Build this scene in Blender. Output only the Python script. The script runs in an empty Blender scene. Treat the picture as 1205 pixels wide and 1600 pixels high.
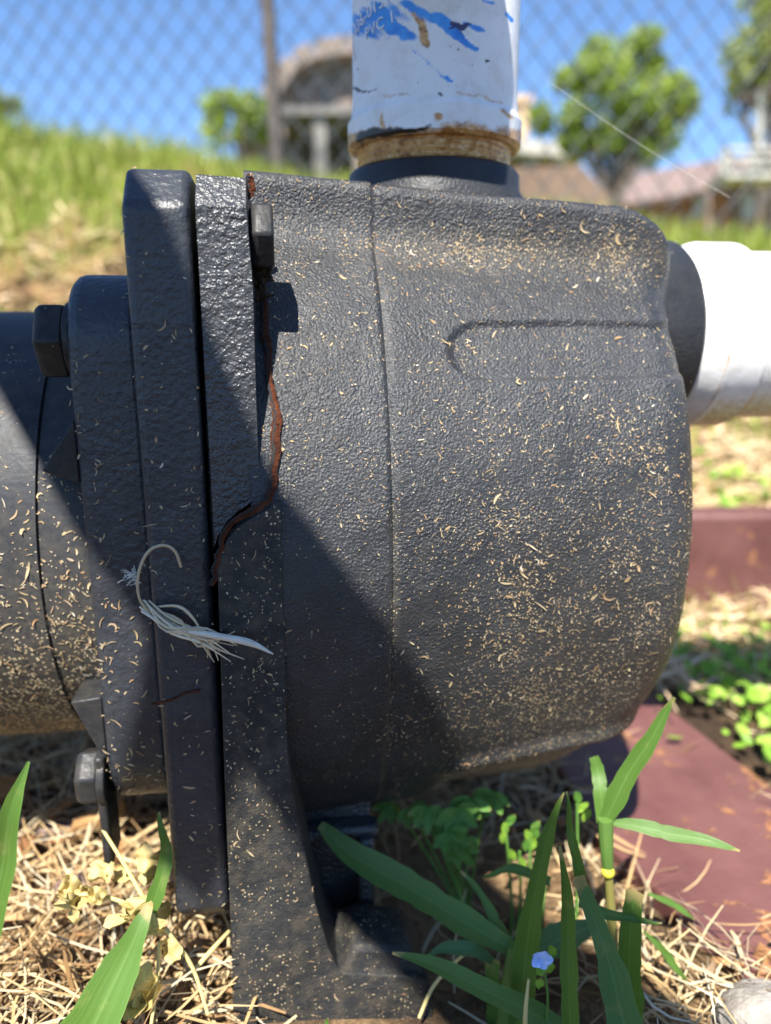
import bpy, math, random
import numpy as np
from mathutils import Vector, Matrix
R = math.radians
rng = np.random.default_rng(7)
random.seed(7)
scn = bpy.context.scene
COL = scn.collection

# ------------------------------------------------------------------ camera
PITCH = R(13.5)
CAM = np.array([0.0, -0.20, 0.048])
FPX = 1157.0                                    # focal length in photo pixels (photo 1205 x 1600)
cam = bpy.data.cameras.new('camera')
camo = bpy.data.objects.new('camera', cam)
COL.objects.link(camo)
camo.location = CAM
camo.rotation_euler = (R(90) - PITCH, 0, 0)
cam.lens = 6.81
cam.sensor_fit = 'VERTICAL'
cam.sensor_height = 6.81 * 1600 / FPX
cam.sensor_width = cam.sensor_height
cam.clip_start = 0.01
cam.clip_end = 2000
cam.dof.use_dof = True
cam.dof.focus_distance = 0.208
cam.dof.aperture_fstop = 1.8
scn.camera = camo

# ------------------------------------------------------------------ sun and sky
SUN = np.array([.174, .63, -1.0]); SUN /= np.linalg.norm(SUN)      # direction the light travels
w = bpy.data.worlds.new('World'); scn.world = w; w.use_nodes = True
wn = w.node_tree.nodes; wl = w.node_tree.links
sky = wn.new('ShaderNodeTexSky'); sky.sky_type = 'NISHITA'; sky.sun_disc = False
sky.sun_elevation = math.asin(-SUN[2])
sky.sun_rotation = math.atan2(-SUN[0], -SUN[1])
sky.air_density = 1.0; sky.dust_density = 0.0; sky.ozone_density = 8.0; sky.altitude = 600
wn['Background'].inputs['Strength'].default_value = 0.085
wl.new(sky.outputs[0], wn['Background'].inputs[0])
sl = bpy.data.lights.new('sun', 'SUN'); sl.energy = 5.0; sl.angle = R(0.55); sl.color = (1, .955, .88)
so = bpy.data.objects.new('sun', sl); COL.objects.link(so)
so.rotation_euler = Vector(SUN).to_track_quat('-Z', 'Y').to_euler()
scn.view_settings.view_transform = 'Standard'
scn.view_settings.look = 'None'
scn.view_settings.exposure = 1.45
scn.view_settings.gamma = 1.0
scn.cycles.use_denoising = True
scn.cycles.max_bounces = 6

# ------------------------------------------------------------------ projection helpers (photo pixels -> points of the place)
cP, sP = math.cos(PITCH), math.sin(PITCH)
VX = np.array([1., 0, 0]); VU = np.array([0, sP, cP]); VW = np.array([0, cP, -sP])
def ray(u, v): return VW + VX * (u - 602.5) / FPX - VU * (v - 800) / FPX
def at(u, v, Y):
    d = ray(u, v); return CAM + d * ((Y - CAM[1]) / d[1])
def atz(u, v, z):
    d = ray(u, v); return CAM + d * ((z - CAM[2]) / d[2])
def proj(P):
    q = np.asarray(P) - CAM; z = q @ VW
    return 602.5 + FPX * (q @ VX) / z, 800 - FPX * (q @ VU) / z
PSI = R(8); PO = np.array([-.058, 0, 0])        # the pump stands turned 8 degrees; its own frame: x along the shaft, y away
cp, sp = math.cos(PSI), math.sin(PSI)
def l2w(p):
    p = np.asarray(p); x, y, z = p[..., 0], p[..., 1], p[..., 2]
    return PO + np.stack([x * cp - y * sp, x * sp + y * cp, z], -1)
def w2l(p):
    q = np.asarray(p) - PO
    return np.stack([q[..., 0] * cp + q[..., 1] * sp, -q[..., 0] * sp + q[..., 1] * cp, q[..., 2]], -1)
CL = w2l(CAM)
def pl(u, v, y):                                 # point of the pump's frame on the plane y
    d = ray(u, v); d = np.array([d[0] * cp + d[1] * sp, -d[0] * sp + d[1] * cp, d[2]])
    return CL + d * ((y - CL[1]) / d[1])

# ------------------------------------------------------------------ noise in numpy
def _hash(ix, iy, iz, seed):
    h = (ix * 374761393 + iy * 668265263 + iz * 2147483647 + seed * 974634773) & 0xFFFFFFFF
    h = ((h ^ (h >> 13)) * 1274126177) & 0xFFFFFFFF
    return ((h ^ (h >> 16)) & 0xFFFF) / 65535.0
def vnoise(P, scale, seed=0):
    P = np.asarray(P, float) * scale
    if P.shape[-1] == 2: P = np.concatenate([P, np.zeros(P.shape[:-1] + (1,))], -1)
    i = np.floor(P).astype(np.int64); f = P - i; f = f * f * (3 - 2 * f)
    r = 0
    for a in (0, 1):
        for b in (0, 1):
            for c in (0, 1):
                wgt = (f[..., 0] if a else 1 - f[..., 0]) * (f[..., 1] if b else 1 - f[..., 1]) * (f[..., 2] if c else 1 - f[..., 2])
                r = r + wgt * _hash(i[..., 0] + a, i[..., 1] + b, i[..., 2] + c, seed)
    return r
def fbm(P, scale, seed=0, o=3):
    r = 0; a = .5
    for k in range(o): r = r + a * vnoise(P, scale * 2 ** k, seed + k); a *= .5
    return r / (1 - .5 ** o)
def sstep(a, b, x):
    t = np.clip((x - a) / (b - a), 0, 1); return t * t * (3 - 2 * t)

# ------------------------------------------------------------------ materials
MATS = {}
def newmat(name):
    m = bpy.data.materials.new(name); m.use_nodes = True; MATS[name] = m
    nt = m.node_tree; return m, nt, nt.nodes, nt.links, nt.nodes['Principled BSDF']
def ramp(n, l, fac, stops, interp='LINEAR'):
    r = n.new('ShaderNodeValToRGB'); e = r.color_ramp.elements; r.color_ramp.interpolation = interp
    while len(e) < len(stops): e.new(.5)
    for k, (p, c) in enumerate(stops):
        e[k].position = p; e[k].color = tuple(c) + (1,) if len(c) == 3 else c
    l.new(fac, r.inputs[0]); return r.outputs[0]
def noise(n, l, scale, detail=3, rough=.55, vec=None, dist=0):
    t = n.new('ShaderNodeTexNoise'); t.inputs['Scale'].default_value = scale; t.inputs['Detail'].default_value = detail
    t.inputs['Roughness'].default_value = rough; t.inputs['Distortion'].default_value = dist
    if vec is not None: l.new(vec, t.inputs['Vector'])
    return t.outputs[0]
def objco(n): return n.new('ShaderNodeTexCoord').outputs['Object']
def mixc(n, l, fac, a, b):
    m = n.new('ShaderNodeMix'); m.data_type = 'RGBA'
    for k, s in ((0, fac), (6, a), (7, b)):
        if hasattr(s, 'is_linked'): l.new(s, m.inputs[k])
        else: m.inputs[k].default_value = s if k == 0 else tuple(s) + (1,)
    return m.outputs[2]
def math_(n, l, op, a, b=0.0, clamp=False):
    m = n.new('ShaderNodeMath'); m.operation = op; m.use_clamp = clamp
    for k, s in ((0, a), (1, b)):
        if hasattr(s, 'is_linked'): l.new(s, m.inputs[k])
        else: m.inputs[k].default_value = s
    return m.outputs[0]
def bump(n, l, h, strength, dist, p, prev=None):
    b = n.new('ShaderNodeBump'); b.inputs['Strength'].default_value = strength; b.inputs['Distance'].default_value = dist
    l.new(h, b.inputs['Height'])
    if prev is not None: l.new(prev, b.inputs['Normal'])
    l.new(b.outputs[0], p.inputs['Normal']); return b.outputs[0]
def attr(n, name):
    a = n.new('ShaderNodeAttribute'); a.attribute_name = name; return a.outputs['Fac']

def paint(name, col, rough, peel_scale, peel, specks=.5, speckscale=900, dustcol=(.30, .24, .15), useattr=False, filmamt=.05, detail=2, spec=.24):
    m, nt, n, l, p = newmat(name); co = objco(n)
    big = noise(n, l, 35, 3, .6, co)
    base = mixc(n, l, ramp(n, l, big, [(.35, (0, 0, 0)), (.7, (1, 1, 1))]), col, tuple(c * 1.5 + .004 for c in col))
    # dust specks
    v = n.new('ShaderNodeTexVoronoi'); v.feature = 'F1'; v.inputs['Scale'].default_value = speckscale; v.inputs['Randomness'].default_value = 1
    l.new(co, v.inputs['Vector'])
    sn = noise(n, l, 60, 3, .6, co)
    thr = math_(n, l, 'MULTIPLY', ramp(n, l, sn, [(.3, (0.02, 0.02, 0.02)), (.75, (1, 1, 1))]), .30 * specks)
    if useattr: thr = math_(n, l, 'ADD', thr, math_(n, l, 'MULTIPLY', attr(n, 'dust'), .35))
    spk = math_(n, l, 'LESS_THAN', v.outputs['Distance'], thr)
    # only some of the cells carry a speck
    wn_ = n.new('ShaderNodeSeparateColor'); l.new(v.outputs['Color'], wn_.inputs[0])
    lim = math_(n, l, 'ADD', math_(n, l, 'MULTIPLY', attr(n, 'dust'), .5), .30) if useattr else .3
    spk = math_(n, l, 'MULTIPLY', spk, math_(n, l, 'LESS_THAN', wn_.outputs[0], lim))
    dc = mixc(n, l, wn_.outputs[1], dustcol, tuple(min(1, c * 1.9) for c in dustcol))
    film = ramp(n, l, noise(n, l, 220, 4, .7, co), [(.42, (0, 0, 0)), (.8, (filmamt,) * 3)])
    if useattr:
        a2 = math_(n, l, 'MULTIPLY', attr(n, 'dust'), ramp(n, l, noise(n, l, 500, 3, .7, co), [(.3, (.1, .1, .1)), (.7, (1, 1, 1))]))
        film = math_(n, l, 'ADD', film, math_(n, l, 'MULTIPLY', a2, .55), True)
    base = mixc(n, l, film, base, tuple(c * .6 for c in dustcol))
    c2 = mixc(n, l, spk, base, dc)
    l.new(c2, p.inputs['Base Color'])
    wear = noise(n, l, 48, 5, .7, co, .8)
    rr = math_(n, l, 'ADD', math_(n, l, 'MULTIPLY', film, .5), math_(n, l, 'ADD', rough - .10, math_(n, l, 'MULTIPLY', wear, .22)))
    rr = math_(n, l, 'ADD', rr, math_(n, l, 'MULTIPLY', spk, .4), True)
    l.new(rr, p.inputs['Roughness'])
    p.inputs['Specular IOR Level'].default_value = spec
    h = math_(n, l, 'MULTIPLY', noise(n, l, peel_scale, detail, .45, co), ramp(n, l, noise(n, l, 70, 3, .6, co), [(.3, (.35, .35, .35)), (.7, (1, 1, 1))]))
    h = math_(n, l, 'ADD', h, math_(n, l, 'MULTIPLY', noise(n, l, peel_scale * 2.7, 2, .5, co), .22))
    b1 = bump(n, l, h, 1.0, peel, p)
    bump(n, l, spk, .6, .00025, p, b1)
    return m

BLACK = (.020, .0215, .024)
M_house = paint('housing_paint', BLACK, .31, 1250, .00085, .8, 1100, useattr=True, filmamt=.10, spec=.42)
M_ring = paint('casing_flange_paint', (.024, .026, .029), .31, 680, .0012, .3, 600, filmamt=.10, detail=2, spec=.6)
M_plate = paint('flange_plate_paint', (.018, .0205, .026), .36, 560, .00055, .45, 700, filmamt=.10, spec=.45)
M_leg = paint('leg_paint', (.020, .021, .022), .44, 1100, .0006, 1.2, 900, filmamt=.34, spec=.17)
M_boss = paint('boss_paint', BLACK, .36, 900, .00045, .35, 700, spec=.19)
M_motor = paint('motor_paint', (.021, .023, .027), .44, 700, .00018, .75, 700, useattr=True, filmamt=.18, spec=.18)
M_bolt = paint('bolt_paint', (.015, .0155, .017), .38, 450, .00025, .5, 500, filmamt=.16, spec=.2)

def simple(name, stops, scale, rough, bscale=None, bdist=.0005, spec=.5, vecscale=None):
    m, nt, n, l, p = newmat(name); co = objco(n)
    if vecscale:
        mp = n.new('ShaderNodeMapping'); mp.inputs['Scale'].default_value = vecscale; l.new(co, mp.inputs[0]); co = mp.outputs[0]
    l.new(ramp(n, l, noise(n, l, scale, 5, .6, co), stops), p.inputs['Base Color'])
    p.inputs['Roughness'].default_value = rough; p.inputs['Specular IOR Level'].default_value = spec
    if bscale: bump(n, l, noise(n, l, bscale, 4, .6, co), 1, bdist, p)
    return m
M_gask = simple('gasket_black', [(.3, (.004, .004, .004)), (.8, (.012, .011, .010))], 200, .8, 600, .0005)
M_rust = simple('rust', [(.25, (.018, .007, .004)), (.55, (.07, .020, .008)), (.85, (.17, .050, .018))], 380, .9, 700, .0012, .2)
M_dirt = simple('caked_dirt', [(.3, (.012, .009, .006)), (.6, (.06, .042, .025)), (.85, (.20, .14, .08))], 420, .95, 900, .001, .2)
M_wood = simple('shadow_pole_wood', [(.3, (.10, .075, .05)), (.7, (.26, .20, .14))], 14, .85, 40, .002, .3, (6, 6, .5))
M_stone = simple('stone', [(.3, (.16, .14, .12)), (.55, (.34, .31, .27)), (.8, (.5, .46, .4))], 60, .9, 220, .002, .3)
M_thread = simple('silk', [(0, (.7, .68, .6)), (1, (.8, .78, .7))], 50, .4)

# scatter materials: colour differs from piece to piece
def islands(name, stops, rough=.75, transl=0.0, spec=.35, jitter=0.0, jscale=300, tcol=None):
    m, nt, n, l, p = newmat(name)
    g = n.new('ShaderNodeNewGeometry')
    c = ramp(n, l, g.outputs['Random Per Island'], stops)
    if jitter:
        c = mixc(n, l, math_(n, l, 'MULTIPLY', noise(n, l, jscale, 3, .6, objco(n)), jitter), c, (.05, .03, .015))
    l.new(c, p.inputs['Base Color']); p.inputs['Roughness'].default_value = rough; p.inputs['Specular IOR Level'].default_value = spec
    if transl:
        t = n.new('ShaderNodeBsdfTranslucent')
        l.new(c if tcol is None else mixc(n, l, .6, c, tcol), t.inputs[0])
        mx = n.new('ShaderNodeMixShader'); mx.inputs[0].default_value = transl
        l.new(p.outputs[0], mx.inputs[1]); l.new(t.outputs[0], mx.inputs[2]); l.new(mx.outputs[0], n['Material Output'].inputs[0])
    return m
M_clip = islands('clippings', [(0, (.30, .20, .10)), (.3, (.46, .35, .19)), (.6, (.52, .42, .26)), (.85, (.38, .21, .10)), (1, (.62, .57, .44))], .8, 0, .35, .5, 900)
M_straw = islands('straw', [(0, (.22, .12, .05)), (.25, (.50, .33, .15)), (.5, (.64, .47, .25)), (.75, (.70, .57, .35)), (.9, (.40, .33, .22)), (1, (.74, .66, .48))], .7, .12, .4, .35, 260)
M_chip = islands('wood_chips', [(0, (.24, .11, .05)), (.35, (.42, .22, .09)), (.7, (.56, .36, .17)), (1, (.24, .17, .13))], .85, 0, .2, .6, 250)
M_lawn = islands('lawn_blades', [(0, (.11, .17, .015)), (.35, (.20, .27, .03)), (.7, (.30, .36, .05)), (.9, (.40, .42, .11)), (1, (.55, .47, .24))], .6, .3, .4)
M_bankstraw = islands('bank_litter', [(0, (.55, .37, .22)), (.4, (.72, .53, .33)), (.75, (.80, .63, .42)), (1, (.45, .43, .15))], .8, .1)
M_clover = islands('clover_leaves', [(0, (.13, .27, .025)), (.5, (.22, .40, .04)), (1, (.32, .47, .08))], .5, .3)

def leafmat(name, a, b, rough=.42, transl=.28):
    m, nt, n, l, p = newmat(name); co = n.new('ShaderNodeTexCoord').outputs['UV']
    mp = n.new('ShaderNodeMapping'); mp.inputs['Scale'].default_value = (26, .6, 1); l.new(co, mp.inputs[0])
    vein = noise(n, l, 1.0, 2, .5, mp.outputs[0])
    blot = noise(n, l, 90, 4, .6, objco(n))
    c = mixc(n, l, ramp(n, l, vein, [(.2, (.2, .2, .2)), (.8, (.8, .8, .8))]), a, b)
    sx_ = n.new('ShaderNodeSeparateXYZ'); l.new(co, sx_.inputs[0])
    rib_ = ramp(n, l, math_(n, l, 'ABSOLUTE', math_(n, l, 'SUBTRACT', sx_.outputs[0], .5)), [(.01, (.22, .22, .22)), (.05, (0, 0, 0)), (.46, (0, 0, 0)), (.5, (.2, .2, .2))])
    tip_ = ramp(n, l, math_(n, l, 'ADD', sx_.outputs[1], math_(n, l, 'MULTIPLY', math_(n, l, 'SUBTRACT', blot, .5), .5)), [(.93, (0, 0, 0)), (1.0, (.8, .8, .8))])
    c = mixc(n, l, rib_, c, tuple(min(1, k_ * 1.7 + .05) for k_ in b))
    c = mixc(n, l, ramp(n, l, blot, [(.58, (0, 0, 0)), (.75, (.4, .4, .4))]), c, (.33, .30, .10))
    c = mixc(n, l, tip_, c, (.42, .30, .13))
    l.new(c, p.inputs['Base Color']); p.inputs['Roughness'].default_value = rough; p.inputs['Specular IOR Level'].default_value = .45
    bump(n, l, vein, .5, .0004, p)
    t = n.new('ShaderNodeBsdfTranslucent'); l.new(mixc(n, l, .5, c, (.22, .42, .02)), t.inputs[0])
    mx = n.new('ShaderNodeMixShader'); mx.inputs[0].default_value = transl
    l.new(p.outputs[0], mx.inputs[1]); l.new(t.outputs[0], mx.inputs[2]); l.new(mx.outputs[0], n['Material Output'].inputs[0])
    return m
M_blade = leafmat('grass_blade', (.060, .135, .020), (.115, .215, .040))
M_blade2 = leafmat('grass_blade_blue', (.05, .13, .045), (.10, .22, .08))
M_stem = leafmat('grass_stem', (.14, .15, .03), (.26, .22, .06))
M_dry = leafmat('dry_leaf', (.50, .36, .13), (.66, .52, .22), .7, .2)
M_weed = leafmat('weed_leaf', (.07, .19, .025), (.13, .29, .05))
M_petal = simple('blue_petal', [(.3, (.25, .40, .85)), (.7, (.55, .68, .95))], 800, .5)

# ground: soil, straw coloured litter, green patches, shade painted in front
def ground_mat():
    m, nt, n, l, p = newmat('soil_and_litter'); co = objco(n)
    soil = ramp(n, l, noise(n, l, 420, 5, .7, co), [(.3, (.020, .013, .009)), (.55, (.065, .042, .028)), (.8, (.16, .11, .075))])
    litter = ramp(n, l, noise(n, l, 160, 5, .7, co, 1.5), [(.3, (.10, .06, .03)), (.6, (.38, .25, .13)), (.8, (.55, .40, .22))])
    c = mixc(n, l, ramp(n, l, noise(n, l, 12, 3, .6, co), [(.42, (0, 0, 0)), (.58, (1, 1, 1))]), soil, litter)
    green = ramp(n, l, noise(n, l, 60, 4, .7, co), [(.3, (.10, .14, .025)), (.7, (.28, .33, .08))])
    c = mixc(n, l, attr(n, 'front_shade'), c, soil)  # dark soil colour stands in for shade on the ground in front
    c = mixc(n, l, attr(n, 'green'), c, green)
    l.new(c, p.inputs['Base Color']); p.inputs['Roughness'].default_value = .95; p.inputs['Specular IOR Level'].default_value = .15
    bump(n, l, noise(n, l, 380, 5, .7, co), 1, .004, p)
    return m
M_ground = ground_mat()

def maroon(name):
    m, nt, n, l, p = newmat(name); co = objco(n)
    a = ramp(n, l, noise(n, l, 25, 4, .6, co), [(.3, (.088, .032, .029)), (.7, (.150, .066, .058))])
    chips = ramp(n, l, noise(n, l, 32, 6, .72, co, .4), [(.60, (0, 0, 0)), (.62, (1, 1, 1))])
    c = mixc(n, l, chips, a, ramp(n, l, noise(n, l, 300, 3, .6, co), [(.3, (.14, .05, .02)), (.7, (.36, .17, .08))]))
    spk = ramp(n, l, noise(n, l, 700, 3, .6, co), [(.70, (0, 0, 0)), (.76, (1, 1, 1))])
    c = mixc(n, l, spk, c, (.42, .28, .20))
    l.new(c, p.inputs['Base Color']); p.inputs['Roughness'].default_value = .5
    b = bump(n, l, noise(n, l, 90, 4, .6, co), .6, .0012, p)
    bump(n, l, chips, .8, -.0006, p, b)
    return m
M_maroon = maroon('maroon_paint')

def pvc(name):
    m, nt, n, l, p = newmat(name); co = objco(n)
    dirt = ramp(n, l, noise(n, l, 90, 5, .7, co, .6), [(.45, (0, 0, 0)), (.75, (.5, .5, .5))])
    base = mixc(n, l, dirt, (.78, .78, .77), (.50, .42, .31))
    fl = ramp(n, l, noise(n, l, 520, 4, .7, co), [(.655, (0, 0, 0)), (.70, (1, 1, 1))])
    base = mixc(n, l, math_(n, l, 'MULTIPLY', fl, .6), base, (.16, .12, .08))
    na = noise(n, l, 330, 4, .75, co)
    def edge(a):   # sharpen a painted mask with grain
        return ramp(n, l, math_(n, l, 'ADD', attr(n, a), math_(n, l, 'MULTIPLY', math_(n, l, 'SUBTRACT', na, .5), .75)), [(.26, (0, 0, 0)), (.72, (1, 1, 1))])
    blue = ramp(n, l, noise(n, l, 120, 4, .7, co), [(.3, (.02, .17, .60)), (.7, (.07, .36, .80))])
    c = mixc(n, l, edge('stain_shade'), base, ramp(n, l, noise(n, l, 200, 5, .75, co, 1.2), [(.32, (.10, .05, .02)), (.45, (.40, .18, .045)), (.58, (.62, .37, .14)), (.72, (.68, .60, .46))]))
    c = mixc(n, l, edge('primer'), c, blue)
    c = mixc(n, l, edge('purple'), c, (.030, .022, .10))
    c = mixc(n, l, edge('grime_shade'), c, (.030, .020, .012))
    l.new(c, p.inputs['Base Color']); p.inputs['Roughness'].default_value = .34
    p.inputs['Subsurface Weight'].default_value = .08; p.inputs['Subsurface Radius'].default_value = (.004, .004, .004)
    bump(n, l, noise(n, l, 260, 3, .6, co), .35, .0004, p)
    return m
M_pvc = pvc('white_pvc')

# ------------------------------------------------------------------ mesh helpers
def link(o, parent=None):
    COL.objects.link(o)
    if parent is not None: o.parent = parent
    return o
def empty(name, loc=(0, 0, 0), rz=0):
    o = bpy.data.objects.new(name, None); o.location = loc; o.rotation_euler = (0, 0, rz); o.empty_display_size = .05
    return link(o)
def tag(o, label=None, cat=None, group=None, kind=None):
    if label: o['label'] = label
    if cat: o['category'] = cat
    if group: o['group'] = group
    if kind: o['kind'] = kind
    return o
class MB:
    def __init__(s): s.v = []; s.f = []; s.n = 0; s.uv = None
    def add(s, v, f):
        v = np.asarray(v, float).reshape(-1, 3); s.v.append(v)
        s.f += [tuple(i + s.n for i in q) for q in f]; s.n += len(v); return s
    def grid(s, V, wrap=False, flip=False):
        """V: rows x cols x 3"""
        r, c = V.shape[:2]; f = []
        for i in range(r - 1):
            for j in range(c if wrap else c - 1):
                k = (j + 1) % c
                q = (i * c + j, i * c + k, (i + 1) * c + k, (i + 1) * c + j)
                f.append(q[::-1] if flip else q)
        return s.add(V, f)
    def tube(s, path, rad, seg=10, cap=True):
        path = np.asarray(path, float); n = len(path)
        rad = np.broadcast_to(np.asarray(rad, float), (n,))
        T = np.gradient(path, axis=0); T /= np.linalg.norm(T, axis=1)[:, None] + 1e-12
        a = np.array([0, 0, 1.]) if abs(T[0][2]) < .9 else np.array([1., 0, 0])
        N = np.cross(T[0], a); N /= np.linalg.norm(N); rows = []
        ang = np.linspace(0, 2 * math.pi, seg, endpoint=False)
        for i in range(n):
            N = N - T[i] * (N @ T[i]); N /= np.linalg.norm(N) + 1e-12
            B = np.cross(T[i], N)
            rows.append(path[i] + rad[i] * (np.cos(ang)[:, None] * N + np.sin(ang)[:, None] * B))
        b = s.n; s.grid(np.array(rows), True)
        if cap:
            s.f.append(tuple(b + i for i in range(seg))[::-1]); s.f.append(tuple(b + (n - 1) * seg + i for i in range(seg)))
        return s
    def box(s, a, b):
        x0, y0, z0 = a; x1, y1, z1 = b
        return s.add([(x0, y0, z0), (x1, y0, z0), (x1, y1, z0), (x0, y1, z0), (x0, y0, z1), (x1, y0, z1), (x1, y1, z1), (x0, y1, z1)],
                     [(0, 3, 2, 1), (4, 5, 6, 7), (0, 1, 5, 4), (1, 2, 6, 5), (2, 3, 7, 6), (3, 0, 4, 7)])
    def prism(s, poly, axis, a, b):
        """poly in the two other axes (in x,y,z order), extruded along axis from a to b"""
        n = len(poly); P = []
        for t in (a, b):
            for q in poly:
                p = list(q); p.insert(axis, t); P.append(p)
        f = [tuple(range(n))[::-1], tuple(range(n, 2 * n))] + [(i, (i + 1) % n, n + (i + 1) % n, n + i) for i in range(n)]
        return s.add(P, f)
    def lathe(s, prof, seg, M=None, cap=True):
        """prof: (r, h) about local z"""
        ang = np.linspace(0, 2 * math.pi, seg, endpoint=False)
        V = np.array([[(r * math.cos(t), r * math.sin(t), h) for t in ang] for r, h in prof])
        if M is not None:
            A = np.array(M.to_3x3()); t0 = np.array(M.translation); V = V @ A.T + t0
        b = s.n; s.grid(V, True)
        if cap:
            s.f.append(tuple(b + i for i in range(seg))[::-1]); k = (len(prof) - 1) * seg; s.f.append(tuple(b + k + i for i in range(seg)))
        return s
    def ribbon(s, path, width, face, fold=.15, thick=None):
        path = np.asarray(path, float); n = len(path); width = np.broadcast_to(np.asarray(width, float), (n,))
        face = np.asarray(face, float)
        if face.ndim == 1: face = np.broadcast_to(face, (n, 3))
        T = np.gradient(path, axis=0); T /= np.linalg.norm(T, axis=1)[:, None] + 1e-12
        Wd = np.cross(T, face); Wd /= np.linalg.norm(Wd, axis=1)[:, None] + 1e-12
        N = np.cross(Wd, T)
        V = np.stack([path - Wd * width[:, None] / 2 + N * (fold * width)[:, None], path - Wd * width[:, None] / 4 + N * (fold * .4 * width)[:, None], path,
                      path + Wd * width[:, None] / 4 + N * (fold * .4 * width)[:, None], path + Wd * width[:, None] / 2 + N * (fold * width)[:, None]], 1)
        if s.uv is None: s.uv = []
        t = np.linspace(0, 1, n)
        s.uv.append(np.stack(np.broadcast_arrays(np.linspace(0, 1, 5)[None, :], t[:, None]), -1).reshape(-1, 2))
        return s.grid(V)
    def build(s, name, mat, parent=None, smooth=True, sharp=35, bevel=0, bseg=2, attrs=None, loc=None):
        me = bpy.data.meshes.new(name)
        V = np.concatenate(s.v)
        if loc is not None: V = V - np.asarray(loc)
        me.from_pydata(V.tolist(), [], s.f)
        if s.uv is not None:
            U = np.concatenate(s.uv)
            if len(U) == len(V):
                uvl = me.uv_layers.new(name='UVMap'); li = np.empty(len(me.loops), int); me.loops.foreach_get('vertex_index', li)
                uvl.data.foreach_set('uv', U[li].ravel())
        if attrs:
            for k, a in attrs.items():
                at_ = me.attributes.new(k, 'FLOAT', 'POINT'); at_.data.foreach_set('value', np.asarray(a, np.float32).ravel())
        me.materials.append(mat)
        if smooth:
            me.shade_smooth()
            if sharp: me.set_sharp_from_angle(angle=R(sharp))
        o = bpy.data.objects.new(name, me)
        if loc is not None: o.location = loc
        link(o, parent)
        if bevel:
            b = o.modifiers.new('bevel', 'BEVEL'); b.width = bevel; b.segments = bseg; b.limit_method = 'ANGLE'; b.angle_limit = R(30)
        return o
def fast(name, V, F, mat, parent=None, smooth=False):
    """V (n,3), F (m,k) arrays"""
    me = bpy.data.meshes.new(name); m, k = F.shape
    me.vertices.add(len(V)); me.vertices.foreach_set('co', np.asarray(V, np.float32).ravel())
    me.loops.add(m * k); me.loops.foreach_set('vertex_index', F.astype(np.int32).ravel())
    me.polygons.add(m); me.polygons.foreach_set('loop_start', np.arange(0, m * k, k, dtype=np.int32))
    me.update(calc_edges=True); me.materials.append(mat)
    if smooth: me.shade_smooth()
    return link(bpy.data.objects.new(name, me), parent)
def smoothpath(pts, n=14):
    pts = np.asarray(pts, float)
    t = np.r_[0, np.cumsum(np.linalg.norm(np.diff(pts, axis=0), axis=1))]; t /= t[-1]
    q = np.linspace(0, 1, n)
    # Catmull-Rom
    P = np.vstack([2 * pts[0] - pts[1], pts, 2 * pts[-1] - pts[-2]]); out = []
    for x in q:
        i = min(np.searchsorted(t, x, side='right') - 1, len(pts) - 2); u = (x - t[i]) / (t[i + 1] - t[i] + 1e-12)
        p0, p1, p2, p3 = P[i:i + 4]
        out.append(.5 * (2 * p1 + (p2 - p0) * u + (2 * p0 - 5 * p1 + 4 * p2 - p3) * u * u + (3 * p1 - p0 - 3 * p2 + p3) * u ** 3))
    return np.array(out)
def strips(P, T, N, L, Wd, curl, seg=4, lift=0.0, taper=.35):
    """many flat curved strips at once. P pos, T tangent, N normal (n,3); L, Wd, curl (n,)"""
    n = len(P); B = np.cross(N, T); V = np.zeros((n, seg + 1, 2, 3))
    for k in range(seg + 1):
        t = k / seg - .5; a = curl * t
        off = (T * (np.sinc(a / math.pi) * 1.0)[:, None] * t + B * (np.where(abs(a) > 1e-6, (1 - np.cos(a)) / np.where(abs(a) > 1e-6, a, 1), 0) * t)[:, None]) * L[:, None]
        dirn = T * np.cos(a)[:, None] + B * np.sin(a)[:, None]
        side = np.cross(N, dirn)
        wk = Wd * (1 - (1 - taper) * (abs(t) * 2) ** 2)
        zz = N * (np.asarray(lift) * (abs(t) * 2) ** 1.5)[:, None] if np.ndim(lift) else 0
        V[:, k, 0] = P + off - side * wk[:, None] / 2 + zz
        V[:, k, 1] = P + off + side * wk[:, None] / 2 + zz
    base = np.arange(n)[:, None] * (seg + 1) * 2; F = []
    for k in range(seg):
        F.append(np.stack([base[:, 0] + 2 * k, base[:, 0] + 2 * k + 1, base[:, 0] + 2 * k + 3, base[:, 0] + 2 * k + 2], -1))
    return V.reshape(-1, 3), np.concatenate(F)
def unit(a): return a / (np.linalg.norm(a, axis=-1, keepdims=True) + 1e-12)

# ================================================================== the setting: ground
GZ = -.180
def gz(x, y):
    x = np.asarray(x, float); y = np.asarray(y, float)
    P = np.stack([x, y], -1)
    crest = .318 - .155 * np.clip(x, -1.6, 1.5) + .012 * sstep(.3, .7, x)
    z = GZ + (fbm(P, 14, 3) - .5) * .016 * (1 - sstep(20, 60, np.hypot(x, y)))
    z = z + .016 * np.exp(-((x + .17) / .11) ** 2 - ((y - .06) / .12) ** 2)        # heap of mulch by the motor
    z = z - .012 * np.exp(-((x - .03) / .05) ** 2 - ((y - .06) / .06) ** 2)
    z = z + sstep(.62, 1.55, y) * (crest - GZ) + (fbm(P, 5, 9) - .5) * .05 * sstep(.6, 1.0, y) * (1 - sstep(6, 20, y))
    return z
ax = np.r_[-np.geomspace(400, 1.6, 26), np.arange(-1.55, 1.56, .014), np.geomspace(1.6, 400, 26)]
ay = np.r_[-np.geomspace(400, .4, 22), np.arange(-.38, 2.2, .012), np.geomspace(2.22, 900, 40)]
X, Y = np.meshgrid(ax, ay)
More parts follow.
